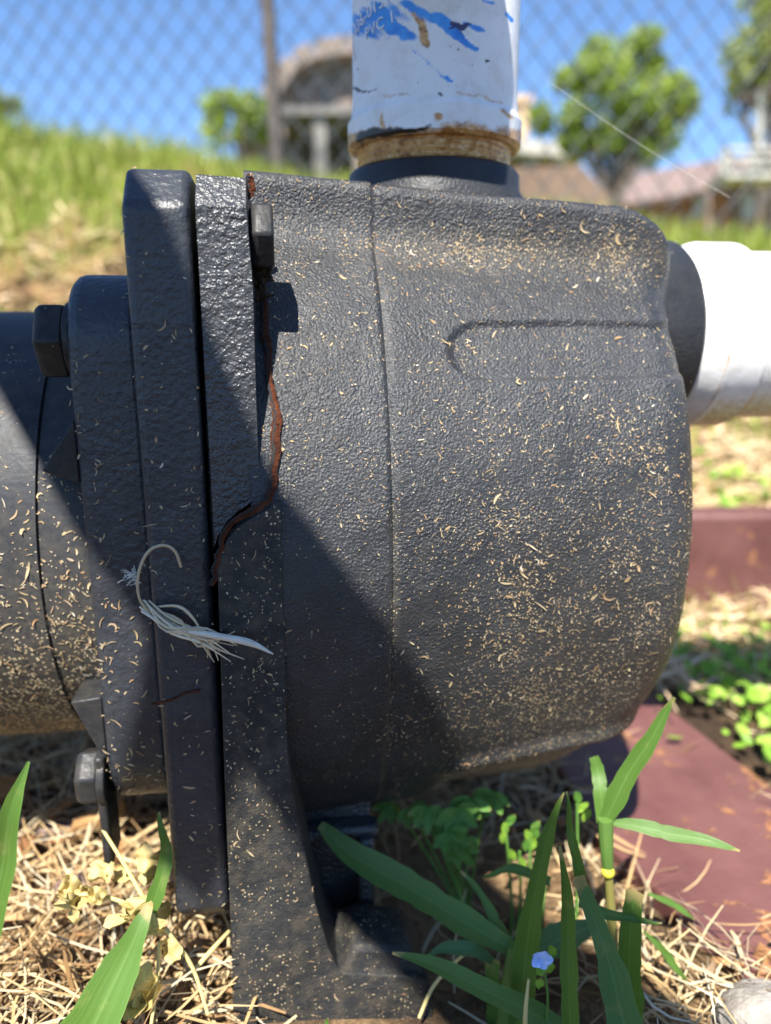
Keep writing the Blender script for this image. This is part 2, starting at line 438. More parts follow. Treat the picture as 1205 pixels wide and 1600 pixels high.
mb = MB(); mb.grid(np.stack([X, Y, gz(X, Y)], -1))
gpos = np.stack([X, Y], -1)
green = np.clip(sstep(.95, 1.45, Y) * .8 + (fbm(gpos, 7, 21) - .55) * 2.2 * sstep(.3, .7, Y), 0, 1)
g = mb.build('ground', M_ground, attrs={'green': green, 'front_shade': 1 - sstep(-.12, .0, Y)}, sharp=0)  # ground on the camera side darkened in place of shade
tag(g, kind='structure')

# ================================================================== pump
pump = empty('water_pump', PO, PSI)
tag(pump, 'black cast iron water pump with a dusty drum housing, bolted flanges and motor', 'pump')
YC, ZC = .110, -.025
# --- housing: an elliptical drum grown together with a flat-topped chamber behind it
xs = np.r_[np.arange(.0205, .1395, .0009), np.arange(.1395, .1665, .00045)]
th = np.r_[np.linspace(-R(112), R(112), 600), np.linspace(R(114), R(246), 60)]
XS, TH = np.meshgrid(xs, th, indexing='ij')
rz = np.interp(XS, [.02, .027, .065, .092, .119, .156, .17], [.1284, .1281, .1251, .1222, .1200, .1181, .1176])
xe = .1640; rc = .014 + .028 * sstep(R(15), R(65), -TH) * (TH < R(112))
rz_ = rz - np.where(XS > xe - rc, rc - np.sqrt(np.maximum(rc ** 2 - (XS - (xe - rc)) ** 2, 0)), 0)
rz_ = np.where(XS > xe, 1e-4, rz_)
xb, RB = .1665, .024
fx = np.maximum(XS - (xb - RB), 0)
ztop = .0972 - .060 * (XS - .0225) - (RB - np.sqrt(np.maximum(RB ** 2 - fx ** 2, 0))) * .8
yf = .0445 + np.where(XS > xb - .008, .008 - np.sqrt(np.maximum(.008 ** 2 - (XS - xb + .008) ** 2, 0)), 0)
dy, dz = -np.cos(TH), np.sin(TH)
def sdf(r):
    y = YC + dy * r; z = ZC + dz * r
    ry = rz_ * .88
    fe = (np.sqrt(((y - YC) / ry) ** 2 + ((z - ZC) / rz_) ** 2) - 1) * ry
    y0, y1, z0, z1 = yf, .165, -.05, ztop; cr = .0035
    qx = np.abs(y - (y0 + y1) / 2) - (y1 - y0) / 2 + cr; qz = np.abs(z - (z0 + z1) / 2) - (z1 - z0) / 2 + cr
    fb = np.hypot(np.maximum(qx, 0), np.maximum(qz, 0)) + np.minimum(np.maximum(qx, qz), 0) - cr
    k = .0065; h = np.clip(.5 + .5 * (fb - fe) / k, 0, 1)
    return fb + (fe - fb) * h - k * h * (1 - h)
lo = np.zeros_like(XS); hi = np.full_like(XS, .2)
for _ in range(26):
    mid = (lo + hi) / 2; s_ = sdf(mid) < 0; lo = np.where(s_, mid, lo); hi = np.where(s_, hi, mid)
rr = lo
zz = ZC + dz * rr; yy = YC + dy * rr
front = (np.cos(TH) > -.25)
rr = rr - .0011 * np.exp(-((XS - .0612) / .0008) ** 2) * front + .0007 * (1 - sstep(.0601, .0618, XS))
rcm = sstep(.0798, .0828, XS - .010 * (np.abs(zz - .0432) / .0088) ** 3) * sstep(.0335, .0365, zz) * (1 - sstep(.0510, .0524, zz)) * (np.cos(TH) > 0)
rr = rr - .0016 * rcm
zl = -.1030 + (XS - .085) * .15
lip = sstep(.078, .090, XS) * (1 - sstep(zl - .0012, zl + .0004, zz)) * front
rr = rr - .0034 * lip + .0022 * np.exp(-((zz - zl - .0028) / .0030) ** 2) * sstep(.078, .092, XS) * front + .0022 * sstep(-.06, -.11, zz) * front
rr = rr + (fbm(np.stack([XS, TH * .1, np.zeros_like(XS)], -1), 40, 5) - .5) * .0010
V = np.stack([XS, YC + dy * rr, ZC + dz * rr], -1)
dust = np.exp(-((V[..., 2] - .0745) / .006) ** 2) * (V[..., 1] < .07) * sstep(.045, .08, XS) * .45
dust = dust + lip * 1.1 + .38 * (1 - sstep(-.10, .02, V[..., 2])) * sstep(.07, .13, XS) + .35 * np.exp(-((XS - .0612) / .0012) ** 2) * (V[..., 2] < .0)
dust = np.clip(dust * (.45 + 1.0 * fbm(V, 130, 31)), 0, 1)
hb = MB(); hb.grid(V, True, True)
nth = len(th); hb.f.append(tuple(range(nth))[::-1]); hb.f.append(tuple((len(xs) - 1) * nth + i for i in range(nth)))
housing = hb.build('housing', M_house, pump, sharp=60, attrs={'dust': dust})

# --- the two flange plates and the gasket between them
def rrect(y0, y1, z0, z1, r, seg=6):
    out = []
    for cy_, cz_, a0 in ((y0 + r, z0 + r, 180), (y1 - r, z0 + r, 270), (y1 - r, z1 - r, 0), (y0 + r, z1 - r, 90)):
        for k in range(seg + 1):
            a = R(a0 + 90 * k / seg); out.append((cy_ + r * math.cos(a), cz_ + r * math.sin(a)))
    return out
mb = MB(); mb.prism(rrect(0, .196, -.1415, .0905, .0105, 1), 0, -.0088, .0080)
mb.build('flange_plate', M_plate, pump, bevel=.0022, bseg=3)
mb = MB(); mb.prism(rrect(.022, .19, -.125, .072, .010), 0, .0079, .0098)
mb.build('gasket', M_gask, pump)
# casing flange: its front lobe ends low down in a curve
arc = [tuple(pl(u_, v_, .0008)[[0, 2]]) for u_, v_ in ((406, 762), (402, 776), (390, 788), (372, 799), (354, 816), (341, 838), (333, 862))] + [(.0099, -.0165)]
cpoly = [(.0096, .0888), (.0224, .0882), (.0233, .060), (.0230, .030)] + arc + [(.0096, -.0160)]
nc = len(cpoly); rows_ = []
for y_, cut in ((.0008, .0085), (.0080, 0.), (.165, 0.)):
    rows_.append([(x_, y_, z_ - cut if z_ > .08 else z_) for x_, z_ in cpoly])
mb = MB(); mb.grid(np.array(rows_), True, True); mb.f.append(tuple(range(nc))); mb.f.append(tuple(2 * nc + i_ for i_ in range(nc))[::-1])
casing = mb.build('casing_flange', M_ring, pump, bevel=.0016, bseg=3)
# mounting leg below the lobe, flaring into a foot
left = [(.0104, -.0200), (.0100, -.0388), (.0092, -.0806), (.0084, -.1384), (.0070, -.190)]
leg_poly = [(.0268, .0040), (.0285, .0030), (.0287, -.020), (.0281, -.071), (.0291, -.0867), (.0319, -.1053), (.0354, -.1295), (.0393, -.1474), (.0423, -.156),
            (.0430, -.190)] + left[::-1] + [(.0114, -.0155), (.0132, -.0108), (.0160, -.0066), (.0195, -.0030), (.0232, .0010)]
leg_poly = leg_poly[:15] + [tuple(pl(u_, v_, -.0035)[[0, 2]]) for u_, v_ in ((337, 892), (345, 866), (357, 842), (376, 821), (396, 809), (414, 799), (428, 790))]
k_ = leg_poly.index((.0430, -.190)); ft = [pl(u_, v_, -.0035)[[0, 2]] for u_, v_ in ((544, 1522), (648, 1526), (672, 1544), (678, 1600))]
leg_poly[k_:k_ + 1] = [tuple(p_) for p_ in ft] + [(float(ft[-1][0]), -.192)]
leg_poly[0] = tuple(pl(434, 784, -.0035)[[0, 2]])
mb = MB(); mb.prism(leg_poly, 1, -.0035, .024)
leg = mb.build('mounting_leg', M_leg, pump, bevel=.0012, bseg=2)
fpix = [pl(u_, v_, .002)[[0, 2]] for u_, v_ in ((531, 1512), (549, 1476), (560, 1468), (640, 1474), (662, 1504), (672, 1540), (676, 1640), (531, 1640))]
mb = MB(); mb.prism([tuple(p_) for p_ in fpix], 1, -.0010, .020)
mb.build('foot', M_leg, leg, bevel=.002, bseg=3)
mb = MB(); mb.box((.022, .034, -.190), (.058, .040, -.095)); mb.box((.030, .026, -.130), (.060, .034, -.1255)); mb.box((.052, .022, -.172), (.058, .034, -.128))
mb.build('web', M_ring, leg, bevel=.0015)
# far leg on the other side of the pump
mb = MB(); mb.prism([(.0112, -.02), (.030, -.02), (.036, -.15), (.068, -.155), (.068, -.190), (.0066, -.190)], 1, .165, .190)
mb.build('mounting_leg', M_leg, pump, bevel=.001)

# rust weeping along the joint between flange lobe, housing and leg
def on_housing(x, z):
    i = np.argmin(abs(xs - x)); c = np.argmin(np.hypot((V[i, :600, 2] - z), 0)); 
    k = np.where(np.abs(V[i, :600, 2] - z) < .0015)[0]
    k = k[np.argmin(V[i, k, 1])] if len(k) else c
    return V[i, k]
def bead(pix, wpx, name, parent, y=None, seed=0):
    pts = []
    for u, v in pix:
        if y is None:
            p = pl(u, v, .0)
            for _ in range(6): q = on_housing(p[0], p[2]); p = pl(u, v, q[1] - .0006)
        else: p = pl(u, v, y)
        pts.append(p)
    path = smoothpath(pts, 70)
    rw = np.random.default_rng(seed)
    path[:, 0] += (vnoise(np.c_[np.arange(70) * .22, np.zeros(70)], 1, seed) - .5) * .0016 + (rw.random(70) - .5) * .0004
    wd = np.interp(np.linspace(0, 1, 70), np.linspace(0, 1, len(wpx)), wpx) * .00018 * (.75 + .4 * vnoise(np.c_[np.arange(70) * .2, np.ones(70)], 1, seed + 3) + .25 * rw.random(70))
    m = MB(); m.tube(path, wd / 2, 8); c_ = np.repeat(path, 8, 0); m.v[0][:, 1] = c_[:, 1] + (m.v[0][:, 1] - c_[:, 1]) * .14; m.build(name, M_rust, parent)
    g_ = MB(); gp = path + np.array([-.0006, -.0002, .0002]); gp[:, 0] += (vnoise(np.c_[np.arange(70) * .9, np.zeros(70)], 1, seed + 9) - .5) * .0007
    g_.tube(gp, .00022 + .0003 * vnoise(np.c_[np.arange(70) * .7, np.ones(70)], 1, seed + 5), 6); gc_ = np.repeat(gp, 6, 0); g_.v[0][:, 1] = gc_[:, 1] + (g_.v[0][:, 1] - gc_[:, 1]) * .3
    return g_.build('crack', M_gask, parent)
bead([(407, 440), (412, 490), (417, 535), (420, 575), (424, 610), (431, 640), (429, 680), (426, 730), (421, 776), (418, 786)], [7, 10, 12, 12, 9, 10, 13, 13, 12, 10], 'rust_seam', pump, None, 3)
bead([(425, 778), (412, 788), (392, 799), (372, 811), (354, 832), (343, 855), (336, 880), (333, 915)], [11, 11, 10, 9, 8, 7, 7, 5], 'rust_seam', pump, -.0036, 5)
bead([(389, 276), (389, 288), (391, 308)], [10, 14, 7], 'rust_seam', pump, .018, 8)
p0 = pl(236, 1100, -.0006); p1 = pl(312, 1078, -.0006)
mb = MB(); pth = smoothpath([p0, pl(262, 1095, -.0002), pl(288, 1084, -.0002), p1], 24); mb.tube(pth, .0002 + .0003 * vnoise(np.c_[np.arange(24) * .6, np.zeros(24)], 1, 2), 6)
mb.build('rust_scratch', M_rust, pump)

# --- bolts
def hexbolt(name, cx0, cx1, y, z, r, parent, washer=None, round_=False, rot=0, mat=None):
    M = Matrix.Translation((cx0, y, z)) @ Matrix.Rotation(R(90), 4, 'Y')
    h = cx1 - cx0; seg = 20 if round_ else 6
    mb = MB(); prof = [(r * .86, 0), (r, .0016), (r, h - .0008), (r * .97, h)]
    ang = np.linspace(0, 2 * math.pi, seg, endpoint=False) + rot
    Vv = np.array([[(q * math.cos(t), q * math.sin(t), k) for t in ang] for q, k in prof])
    A = np.array(M.to_3x3()); Vv = Vv @ A.T + np.array(M.translation)
    mb.grid(Vv, True, True); b = 0; mb.f.append(tuple(range(seg))); mb.f.append(tuple(3 * seg + i for i in range(seg))[::-1])
    o = mb.build(name, mat or M_bolt, parent, bevel=.0007, bseg=2, sharp=25)
    if washer:
        mb = MB(); mb.lathe([(washer[0], 0), (washer[0], washer[1])], 24, Matrix.Translation((cx1, y, z)) @ Matrix.Rotation(R(90), 4, 'Y')); mb.build('washer', M_bolt, o, bevel=.0004)
    return o
nut = hexbolt('bolt_nut', .0228, .0292, .0120, .0738, .0094, pump, rot=R(90))
mb = MB(); q = pl(404, 425, .012)
for k in range(26):
    a = rng.normal(0, 1, 3) * np.array([.0022, .0022, .0032]) + q + np.array([-.0005, .004, -.0005]); d = rng.normal(0, 1, 3) * .0022
    mb.tube([a - d, a + rng.normal(0, .0006, 3), a + d], [.0002, .0016 * rng.random() + .0005, .0002], 5)
mb.build('caked_dirt', M_dirt, nut)
upper = hexbolt('hex_bolt', -.0395, -.0312, .030, .0460, .0118, pump, washer=(.0112, .0020), rot=R(30))
lower = hexbolt('hex_bolt', -.0402, -.0330, .0235, -.0940, .0094, pump, washer=(.0100, .0026), rot=R(8))
mb = MB(); mb.box((-.0335, .016, -.124), (-.0304, .030, -.084)); mb.build('bracket_plate', M_bolt, pump, bevel=.001)

# --- motor adapter with ribs, then the motor
mb = MB(); mb.prism(rrect(.017, .180, -.1085, .0655, .022, 8), 0, -.0300, -.0089)
adapter = mb.build('motor_adapter', M_plate, pump, bevel=.0035, bseg=3)
mb = MB(); mb.box((-.0335, .085, .045), (-.026, .12, .0668)); mb.build('tab', M_plate, adapter, bevel=.0008)
for z0, z1, zz0, d in ((.024, .005, .012, .0105), (-.064, -.089, -.071, .0095)):
    mb = MB(); mb.prism([(-.0299, z0), (-.0299 - d, z1 + .004 if z0 > 0 else z0 - .001), (-.0299, z1)], 1, .019, .050)
    mb.build('rib', M_bolt, adapter, bevel=.0006)
prof_x = np.r_[-.42, np.linspace(-.418, -.048, 60), -.0464, -.0462, -.0460, -.0458, -.030, -.0298]
mr = np.full(len(prof_x), .0846); mr[0] = .078; mr[-5] -= .0009; mr[-4] -= .0016; mr[-3] -= .0009; mr[-6:-5] -= 0
tt = np.linspace(0, 2 * math.pi, 240, endpoint=False)
PX, TT = np.meshgrid(prof_x, tt, indexing='ij')
Vm = np.stack([PX, YC - np.cos(TT) * mr[:, None], ZC - .003 + np.sin(TT) * mr[:, None]], -1)
dm = np.clip((1 - sstep(-.08, .02, Vm[..., 2])) * .75 * (.4 + fbm(Vm, 60, 4)) + .25 * (Vm[..., 2] < -.085), 0, 1)
mb = MB(); mb.grid(Vm, True, True); mb.f.append(tuple(range(240)))
motor = mb.build('motor', M_motor, pump, attrs={'dust': dm}, sharp=50)

# --- outlet collar on top and suction collar at the end
OX, OY = .0885, .085
mb = MB(); mb.lathe([(.0345, .080), (.0335, .0960), (.0318, .0985), (.0314, .1040), (.0300, .1056), (.0250, .1056)], 96, Matrix.Translation((OX, OY, 0)))
mb.build('outlet_collar', M_boss, pump, sharp=60)
SX, SY, SZ = .1705, .090, .047
RY = Matrix.Rotation(R(90), 4, 'Y')
mb = MB(); mb.lathe([(.0375, -.030), (.0375, .0125), (.0362, .0142), (.030, .0142)], 96, Matrix.Translation((SX, SY, SZ)) @ RY)
mb.build('suction_collar', M_boss, pump, sharp=50)

# ================================================================== PVC plumbing
def paint_attrs(Vl, origin):
    """marks on the outlet fitting, laid out on the side that faces the photo"""
    W_ = l2w(Vl); u, v = proj(W_); facing = (W_ - l2w(np.array([OX, OY, 0.]))) @ np.array([0, -1, 0]) > -.004
    wp = np.stack([u * .02, v * .02], -1); u = u + (fbm(wp, 1, 41) - .5) * 22 + (fbm(wp, 5, 43) - .5) * 7; v = v + (fbm(wp, 1, 42) - .5) * 16 + (fbm(wp, 5, 44) - .5) * 6
    def stroke(pts, wd, soft):
        d = np.full(u.shape, 1e9)
        for (a, b), (c, e), w0, w1 in zip(pts[:-1], pts[1:], wd[:-1], wd[1:]):
            t = np.clip(((u - a) * (c - a) + (v - b) * (e - b)) / ((c - a) ** 2 + (e - b) ** 2), 0, 1)
            d = np.minimum(d, np.hypot(u - a - t * (c - a), v - b - t * (e - b)) - (w0 + (w1 - w0) * t))
        return np.clip(.5 - d / soft, 0, 1)
    n1 = fbm(np.stack([u * .03, v * .03], -1), 1, 7); n2 = fbm(np.stack([(u + v * .9) * .012, (v - u * .9) * .11], -1), 1, 17)
    blue = np.maximum.reduce([stroke([(552, 38), (600, 34), (642, 62)], [17, 24, 6], 16), stroke([(590, 12), (625, 18), (655, 30)], [7, 12, 3], 14) * .9,
                              stroke([(640, 4), (690, 36), (742, 80)], [5, 11, 3], 7), stroke([(648, 82), (676, 102), (712, 128)], [2.2, 2.5, 1.6], 4),
                              stroke([(730, 38), (764, 48)], [4, 2], 4), stroke([(795, 18), (802, 30)], [5, 4], 4), stroke([(800, 6), (757, 5)], [1.5, 1.5], 3)])
    primer = np.clip(blue + (n2 - .55) * 2.0 * (blue > .02), 0, 1) * facing
    purple = np.maximum.reduce([stroke([(704, 38), (722, 44), (738, 38)], [3, 5, 1], 5), stroke([(700, 46), (718, 40), (730, 46)], [1, 3, 2], 4), stroke([(722, 44), (732, 56), (736, 50)], [1.5, 1, .6], 3), stroke([(712, 44), (724, 58)], [1, .6], 3)]) * facing
    purple = np.clip(purple + (n1 - .5) * 1.2 * (purple > .1), 0, 1)
    st = np.maximum.reduce([sstep(186, 215, v + (n1 - .5) * 30) , stroke([(652, 20), (660, 60), (668, 72)], [8, 8, 4], 8), stroke([(598, 205), (601, 180)], [5, 1.5], 4),
                            stroke([(720, 148), (785, 160)], [2, 3], 8) * .75, stroke([(605, 155), (645, 148)], [2, 2], 8) * .7, stroke([(785, 175), (800, 185)], [4, 4], 8) * .8,
                            stroke([(688, 184), (690, 180)], [6, 3], 6), .55 * np.clip(1 - np.abs(u - 552) / 12, 0, 1) * n1 * 1.6]) * facing
    st = np.clip(st, 0, 1)
    gr = np.maximum.reduce([stroke([(562, 212), (590, 206), (640, 202), (672, 196)], [10, 9, 5, 1.5], 9), stroke([(548, 132), (565, 143), (588, 144), (597, 138)], [1.2, 2, 1.4, .6], 3),
                            stroke([(568, 215), (566, 235)], [6, 3], 8), stroke([(556, 105), (558, 108)], [2, 2], 4), stroke([(690, 148), (694, 152)], [2, 2], 3), stroke([(758, 100), (762, 98)], [2, 2], 3)]) * facing
    gr = np.clip(gr + (n1 - .5) * .9 * (gr > .05), 0, 1)
    return {'primer': primer, 'purple': purple, 'stain_shade': st, 'grime_shade': gr}
outlet = empty('outlet_fitting', l2w(np.array([OX, OY, .1056])), PSI)
tag(outlet, 'white plastic pipe adapter smeared with blue primer, screwed into the pump top', 'pipe fitting')
OL = np.array([OX, OY, .1056])
def lathe_attr(prof, seg, c, attrs=True):
    ang = np.linspace(0, 2 * math.pi, seg, endpoint=False)
    V_ = np.array([[(c[0] + r * math.sin(t), c[1] - r * math.cos(t), h) for t in ang] for r, h in prof])
    return V_
def dense(prof, step=.0005):
    out = [prof[0]]
    for (a, b), (c, d) in zip(prof[:-1], prof[1:]):
        k = max(1, int(np.hypot(c - a, d - b) / step))
        out += [(a + (c - a) * i / k, b + (d - b) * i / k) for i in range(1, k + 1)]
    return out
def pvc_part(name, prof, c, parent, seg=320, step=.0006, sharp=40):
    V_ = lathe_attr(dense(prof, step), seg, c); m = MB(); m.grid(V_ - OL, True)
    return m.build(name, M_pvc, parent, attrs=paint_attrs(V_, c), sharp=sharp)
thr = [(.0230, .1050)]
for k in range(4):
    z = .1060 + k * .0020; thr += [(.0276, z), (.0281, z + .0006), (.0281, z + .0011), (.0276, z + .0016)]
thr += [(.0270, .1160)]
pvc_part('thread', thr, (OX, OY), outlet)
pvc_part('adapter_body', [(.0265, .1128), (.0300, .1126), (.0315, .1138), (.0316, .1215), (.0302, .1236), (.0297, .1300), (.0296, .1640), (.0285, .1650), (.0240, .1650)], (OX, OY), outlet)
pvc_part('pipe', [(.0242, .1640), (.0242, .1720)], (OX, OY), outlet, 96, .003)
# unseen fitting added above: its plugged branch points sunwards to shade the adapter
brd = unit(np.array([-.30, -1.0, 0]))
mb = MB(); c0 = np.array([OX, OY, 0]) - OL
mb.lathe([(.0245, .1700), (.0300, .1702), (.0305, .1712), (.0305, .2350), (.0300, .2360), (.0245, .2362)], 64, Matrix.Translation(Vector(c0)))
b0 = c0 + np.array([0, 0, .1990]); ldir = np.array([brd[0] * cp + brd[1] * sp, -brd[0] * sp + brd[1] * cp, 0])
Mq = Vector(ldir).to_track_quat('Z', 'Y').to_matrix().to_4x4(); Mq.translation = Vector(b0)
mb.lathe([(.0270, .012), (.0270, .050), (.0305, .051), (.0305, .077), (.0295, .078), (.0235, .078)], 64, Mq)
shade_tee = mb.build('shade_tee', M_pvc, outlet, sharp=40)
mb = MB(); Mq2 = Mq.copy(); Mq2.translation = Vector(b0 + ldir * .073)
mb.lathe([(.0235, 0), (.0235, .006), (.0125, .0062), (.0125, .014)], 6, Mq2); mb.build('shade_tee_plug', M_pvc, shade_tee, bevel=.0005)
mb = MB(); mb.lathe([(.0242, .236), (.0242, .62)], 64, Matrix.Translation(Vector(c0))); mb.build('riser_pipe', M_pvc, outlet)
# raised lettering in the blue smear
def letters(txt, u0, v0, size, tilt, name):
    cu = bpy.data.curves.new('letters', 'FONT'); cu.body = txt; cu.size = size; cu.extrude = .00022; cu.space_character = 1.08
    to = bpy.data.objects.new('letters', cu); COL.objects.link(to)
    bpy.context.view_layer.update()
    me = bpy.data.meshes.new_from_object(to.evaluated_get(bpy.context.evaluated_depsgraph_get()))
    COL.objects.unlink(to); bpy.data.objects.remove(to)
    co = np.empty(len(me.vertices) * 3); me.vertices.foreach_get('co', co); co = co.reshape(-1, 3)
    r0 = .0297
    p = pl(u0, v0, OY - r0 * .8)
    for _ in range(8):
        s_ = np.clip((p[0] - OX) / r0, -.985, .985); p = pl(u0, v0, OY - r0 * math.sqrt(1 - s_ * s_))
    t0 = math.asin(np.clip((p[0] - OX) / r0, -.985, .985)); z0 = p[2]
    ct, st_ = math.cos(tilt), math.sin(tilt)
    a = co[:, 0] * ct - co[:, 1] * st_; b = co[:, 0] * st_ + co[:, 1] * ct
    t = t0 + a / r0; rad = r0 + np.where(co[:, 2] > 0, .00035, -.0002)
    P = np.stack([OX + rad * np.sin(t), OY - rad * np.cos(t), z0 + b], -1) - OL
    me.vertices.foreach_set('co', P.ravel()); me.materials.clear(); me.materials.append(M_letter); me.update()
    o = bpy.data.objects.new(name, me); link(o, outlet); return o
M_letter = simple('pvc_letters', [(.3, (.55, .66, .82)), (.6, (.74, .78, .82))], 420, .4)
letters('436-015', 547, 58, .0052, R(13), 'lettering')
letters('PVC 1', 572, 63, .0050, R(10), 'lettering')

suction = empty('suction_fitting', l2w(np.array([SX + .0142, SY, SZ])), PSI)
tag(suction, 'clean white plastic pipe running into the pump suction collar at the side', 'pipe fitting')
zero = {'primer': 0, 'purple': 0, 'stain_shade': 0, 'grime_shade': 0}
def sect(name, prof):
    mb = MB(); mb.lathe(dense(prof, .0006) if name == 'adapter_body' else prof, 120, RY); n = sum(len(a) for a in mb.v)
    V_ = np.concatenate(mb.v)
    low = sstep(-.012, -.032, V_[:, 2]) * .55 * (V_[:, 0] > .012)
    step_shade = (.5 * np.exp(-((V_[:, 0] - .0102) / .0007) ** 2) + .6 * np.exp(-((V_[:, 0] - .0262) / .0006) ** 2) + .35 * (V_[:, 0] < .002)) * (.5 + vnoise(V_, 160, 3))  # lines in both masks paint the shading of the collar steps
    return mb.build(name, M_pvc, suction, sharp=40, attrs={'stain_shade': low + step_shade, 'primer': low * 0, 'purple': low * 0, 'grime_shade': step_shade * .5})
sect('adapter_body', [(.0280, -.002), (.0315, -.001), (.0325, .0005), (.0365, .0095), (.0370, .0110), (.0370, .0255), (.0362, .0262), (.0330, .0262)])
sect('pipe', dense([(.0337, .0258), (.0337, .30)], .006))

# ================================================================== clippings and dust on the pump
def scatter_on(o, n, dens, maxN=None):
    me = o.data; nv = len(me.vertices); co = np.empty(nv * 3); me.vertices.foreach_get('co', co); co = co.reshape(-1, 3)
    me.calc_loop_triangles(); nt_ = len(me.loop_triangles); tr = np.empty(nt_ * 3, int); me.loop_triangles.foreach_get('vertices', tr); tr = tr.reshape(-1, 3)
    A, B, C_ = co[tr[:, 0]], co[tr[:, 1]], co[tr[:, 2]]; nn = np.cross(B - A, C_ - A); ar = np.linalg.norm(nn, axis=1) / 2
    c = (A + B + C_) / 3; N = nn / (2 * ar[:, None] + 1e-18)
    Wc = l2w(c); Nw = np.stack([N[:, 0] * cp - N[:, 1] * sp, N[:, 0] * sp + N[:, 1] * cp, N[:, 2]], -1)
    vis = ((CAM - Wc) * Nw).sum(1) > -.02
    pr = ar * vis * dens(c, N); pr /= pr.sum()
    k = rng.choice(nt_, n, p=pr); a, b = rng.random(n), rng.random(n); sw = a + b > 1; a[sw] = 1 - a[sw]; b[sw] = 1 - b[sw]
    P = A[k] + (B - A)[k] * a[:, None] + (C_ - A)[k] * b[:, None]
    return P, N[k]
def flecks(P, N, med, sig, wmed, maxL):
    n = len(P); t = rng.normal(0, 1, (n, 3)); t = unit(t - N * (t * N).sum(1)[:, None])
    L = np.clip(np.exp(rng.normal(math.log(med), sig, n)), .0005, maxL); Wd = np.clip(np.exp(rng.normal(math.log(wmed), .35, n)), .0002, .0014); Wd = np.minimum(Wd, L * .7)
    curl = rng.normal(0, 1.3, n)
    return strips(l2w(P + N * .00022), np.stack([t[:, 0] * cp - t[:, 1] * sp, t[:, 0] * sp + t[:, 1] * cp, t[:, 2]], -1),
                  np.stack([N[:, 0] * cp - N[:, 1] * sp, N[:, 0] * sp + N[:, 1] * cp, N[:, 2]], -1), L, Wd, curl, 4, np.abs(rng.normal(0, .12, n)) * L)
VV, FF, off = [], [], 0
def push(vf):
    global off
    VV.append(vf[0]); FF.append(vf[1] + off); off += len(vf[0])
def dens_h(c, N):
    d = .35 + 1.5 * sstep(.05, -.05, c[:, 2]) * sstep(.05, .11, c[:, 0]) + 1.3 * np.exp(-((c[:, 2] - .074) / .006) ** 2) * (c[:, 0] > .05)
    d = d * (.12 + 2.2 * np.clip(fbm(c, 90, 11) - .25, 0, 1) ** 1.6) * np.where((c[:, 0] < .0605) & (c[:, 2] < 0), .5, 1)
    return d * (c[:, 1] < .09)
def side(o, n, f, *a):
    P, N = scatter_on(o, n, f); push(flecks(P, N, *a))
side(housing, 8500, dens_h, .0006, .45, .00028, .0025)
side(housing, 620, dens_h, .0014, .45, .00042, .004)
side(housing, 100, dens_h, .0028, .4, .0006, .007)
side(motor, 3600, lambda c, N: (c[:, 0] > -.16) * (c[:, 1] < .08) * (.06 + 1.6 * sstep(.02, -.06, c[:, 2])) * (.3 + 1.4 * fbm(c, 70, 12)), 0.0011, .6, .00042, .007)
side(motor, 330, lambda c, N: (c[:, 0] > -.16) * (c[:, 1] < .08) * sstep(.0, -.05, c[:, 2]) * (.1 + 2 * np.clip(fbm(c, 55, 14) - .35, 0, 1)), .0029, .4, .00055, .008)
side(adapter, 190, lambda c, N: 1.0 * (N[:, 1] < -.3) * (.15 + sstep(.0, -.08, c[:, 2])), .0014, .55, .0004, .007)
frontf = lambda c, N: 1.0 * (N[:, 1] < -.6)
for o_, n_ in ((casing, 50), (leg, 480)): side(o_, n_, lambda c, N: frontf(c, N) * (.1 + 2 * np.clip(fbm(c, 110, 6) - .3, 0, 1)), .00065, .55, .00034, .004)
side([c for c in pump.children if c.name.startswith('flange_plate')][0], 120, frontf, .0011, .55, .0004, .006)
side([c for c in pump.children if c.name.startswith('suction_collar')][0], 70, lambda c, N: np.ones(len(c)), .0013, .5, .0005, .004)
cl = fast('grass_clippings', np.concatenate(VV), np.concatenate(FF), M_clip)
tag(cl, 'tan dried grass clippings and dust stuck all over the pump', 'clippings', kind='stuff')

# wisp of dry root fibre caught across the flange joint
wisp = empty('straw_wisp', at(300, 985, -.004))
tag(wisp, 'pale wisp of dry straw with a curled end caught across the flange joint', 'straw')
WL = np.array(wisp.location)
def wt(u, v, y): return l2w(pl(u, v, y)) - WL
M_wisp = islands('wisp_fibre', [(0, (.40, .31, .19)), (.5, (.58, .48, .32)), (1, (.70, .62, .46))], .7)
M_quill = simple('white_quill', [(.3, (.48, .42, .33)), (.8, (.66, .61, .52))], 200, .5)
mb = MB(); mb.tube(smoothpath([wt(222, 955, -.002), wt(268, 980, -.005), (wt(330, 992, -.007)), wt(390, 1004, -.010), wt(427, 1022, -.012)], 22), np.interp(np.linspace(0, 1, 22), [0, .5, .8, 1], [.0004, .0009, .0011, .0002]), 8)
mb.build('quill', M_quill, wisp)
mb = MB()
for k in range(16):
    a, b, c_, d = rng.normal(0, 7, 2), rng.normal(0, 10, 2), rng.normal(0, 10, 2), rng.normal(0, 14, 2)
    mb.tube(smoothpath([wt(228 + a[0], 948 + a[1], -.001), wt(270 + b[0], 976 + b[1], -.003 - .003 * rng.random()), wt(318 + c_[0], 990 + c_[1], -.004 - .003 * rng.random()), wt(352 + d[0] * 1.6, 1012 + d[1], -.003 - .003 * rng.random())], 12),
            np.interp(np.linspace(0, 1, 12), [0, .5, 1], [.0003, .0005, .00015]), 5)
mb.build('fibres', M_wisp, wisp)
mb = MB(); mb.tube(smoothpath([wt(240, 965, -.002), wt(218, 935, -.003), wt(217, 895, -.004), wt(232, 862, -.004), (wt(256, 852, -.0035)), wt(274, 862, -.003), wt(283, 886, -.002)], 30), .00042, 6)
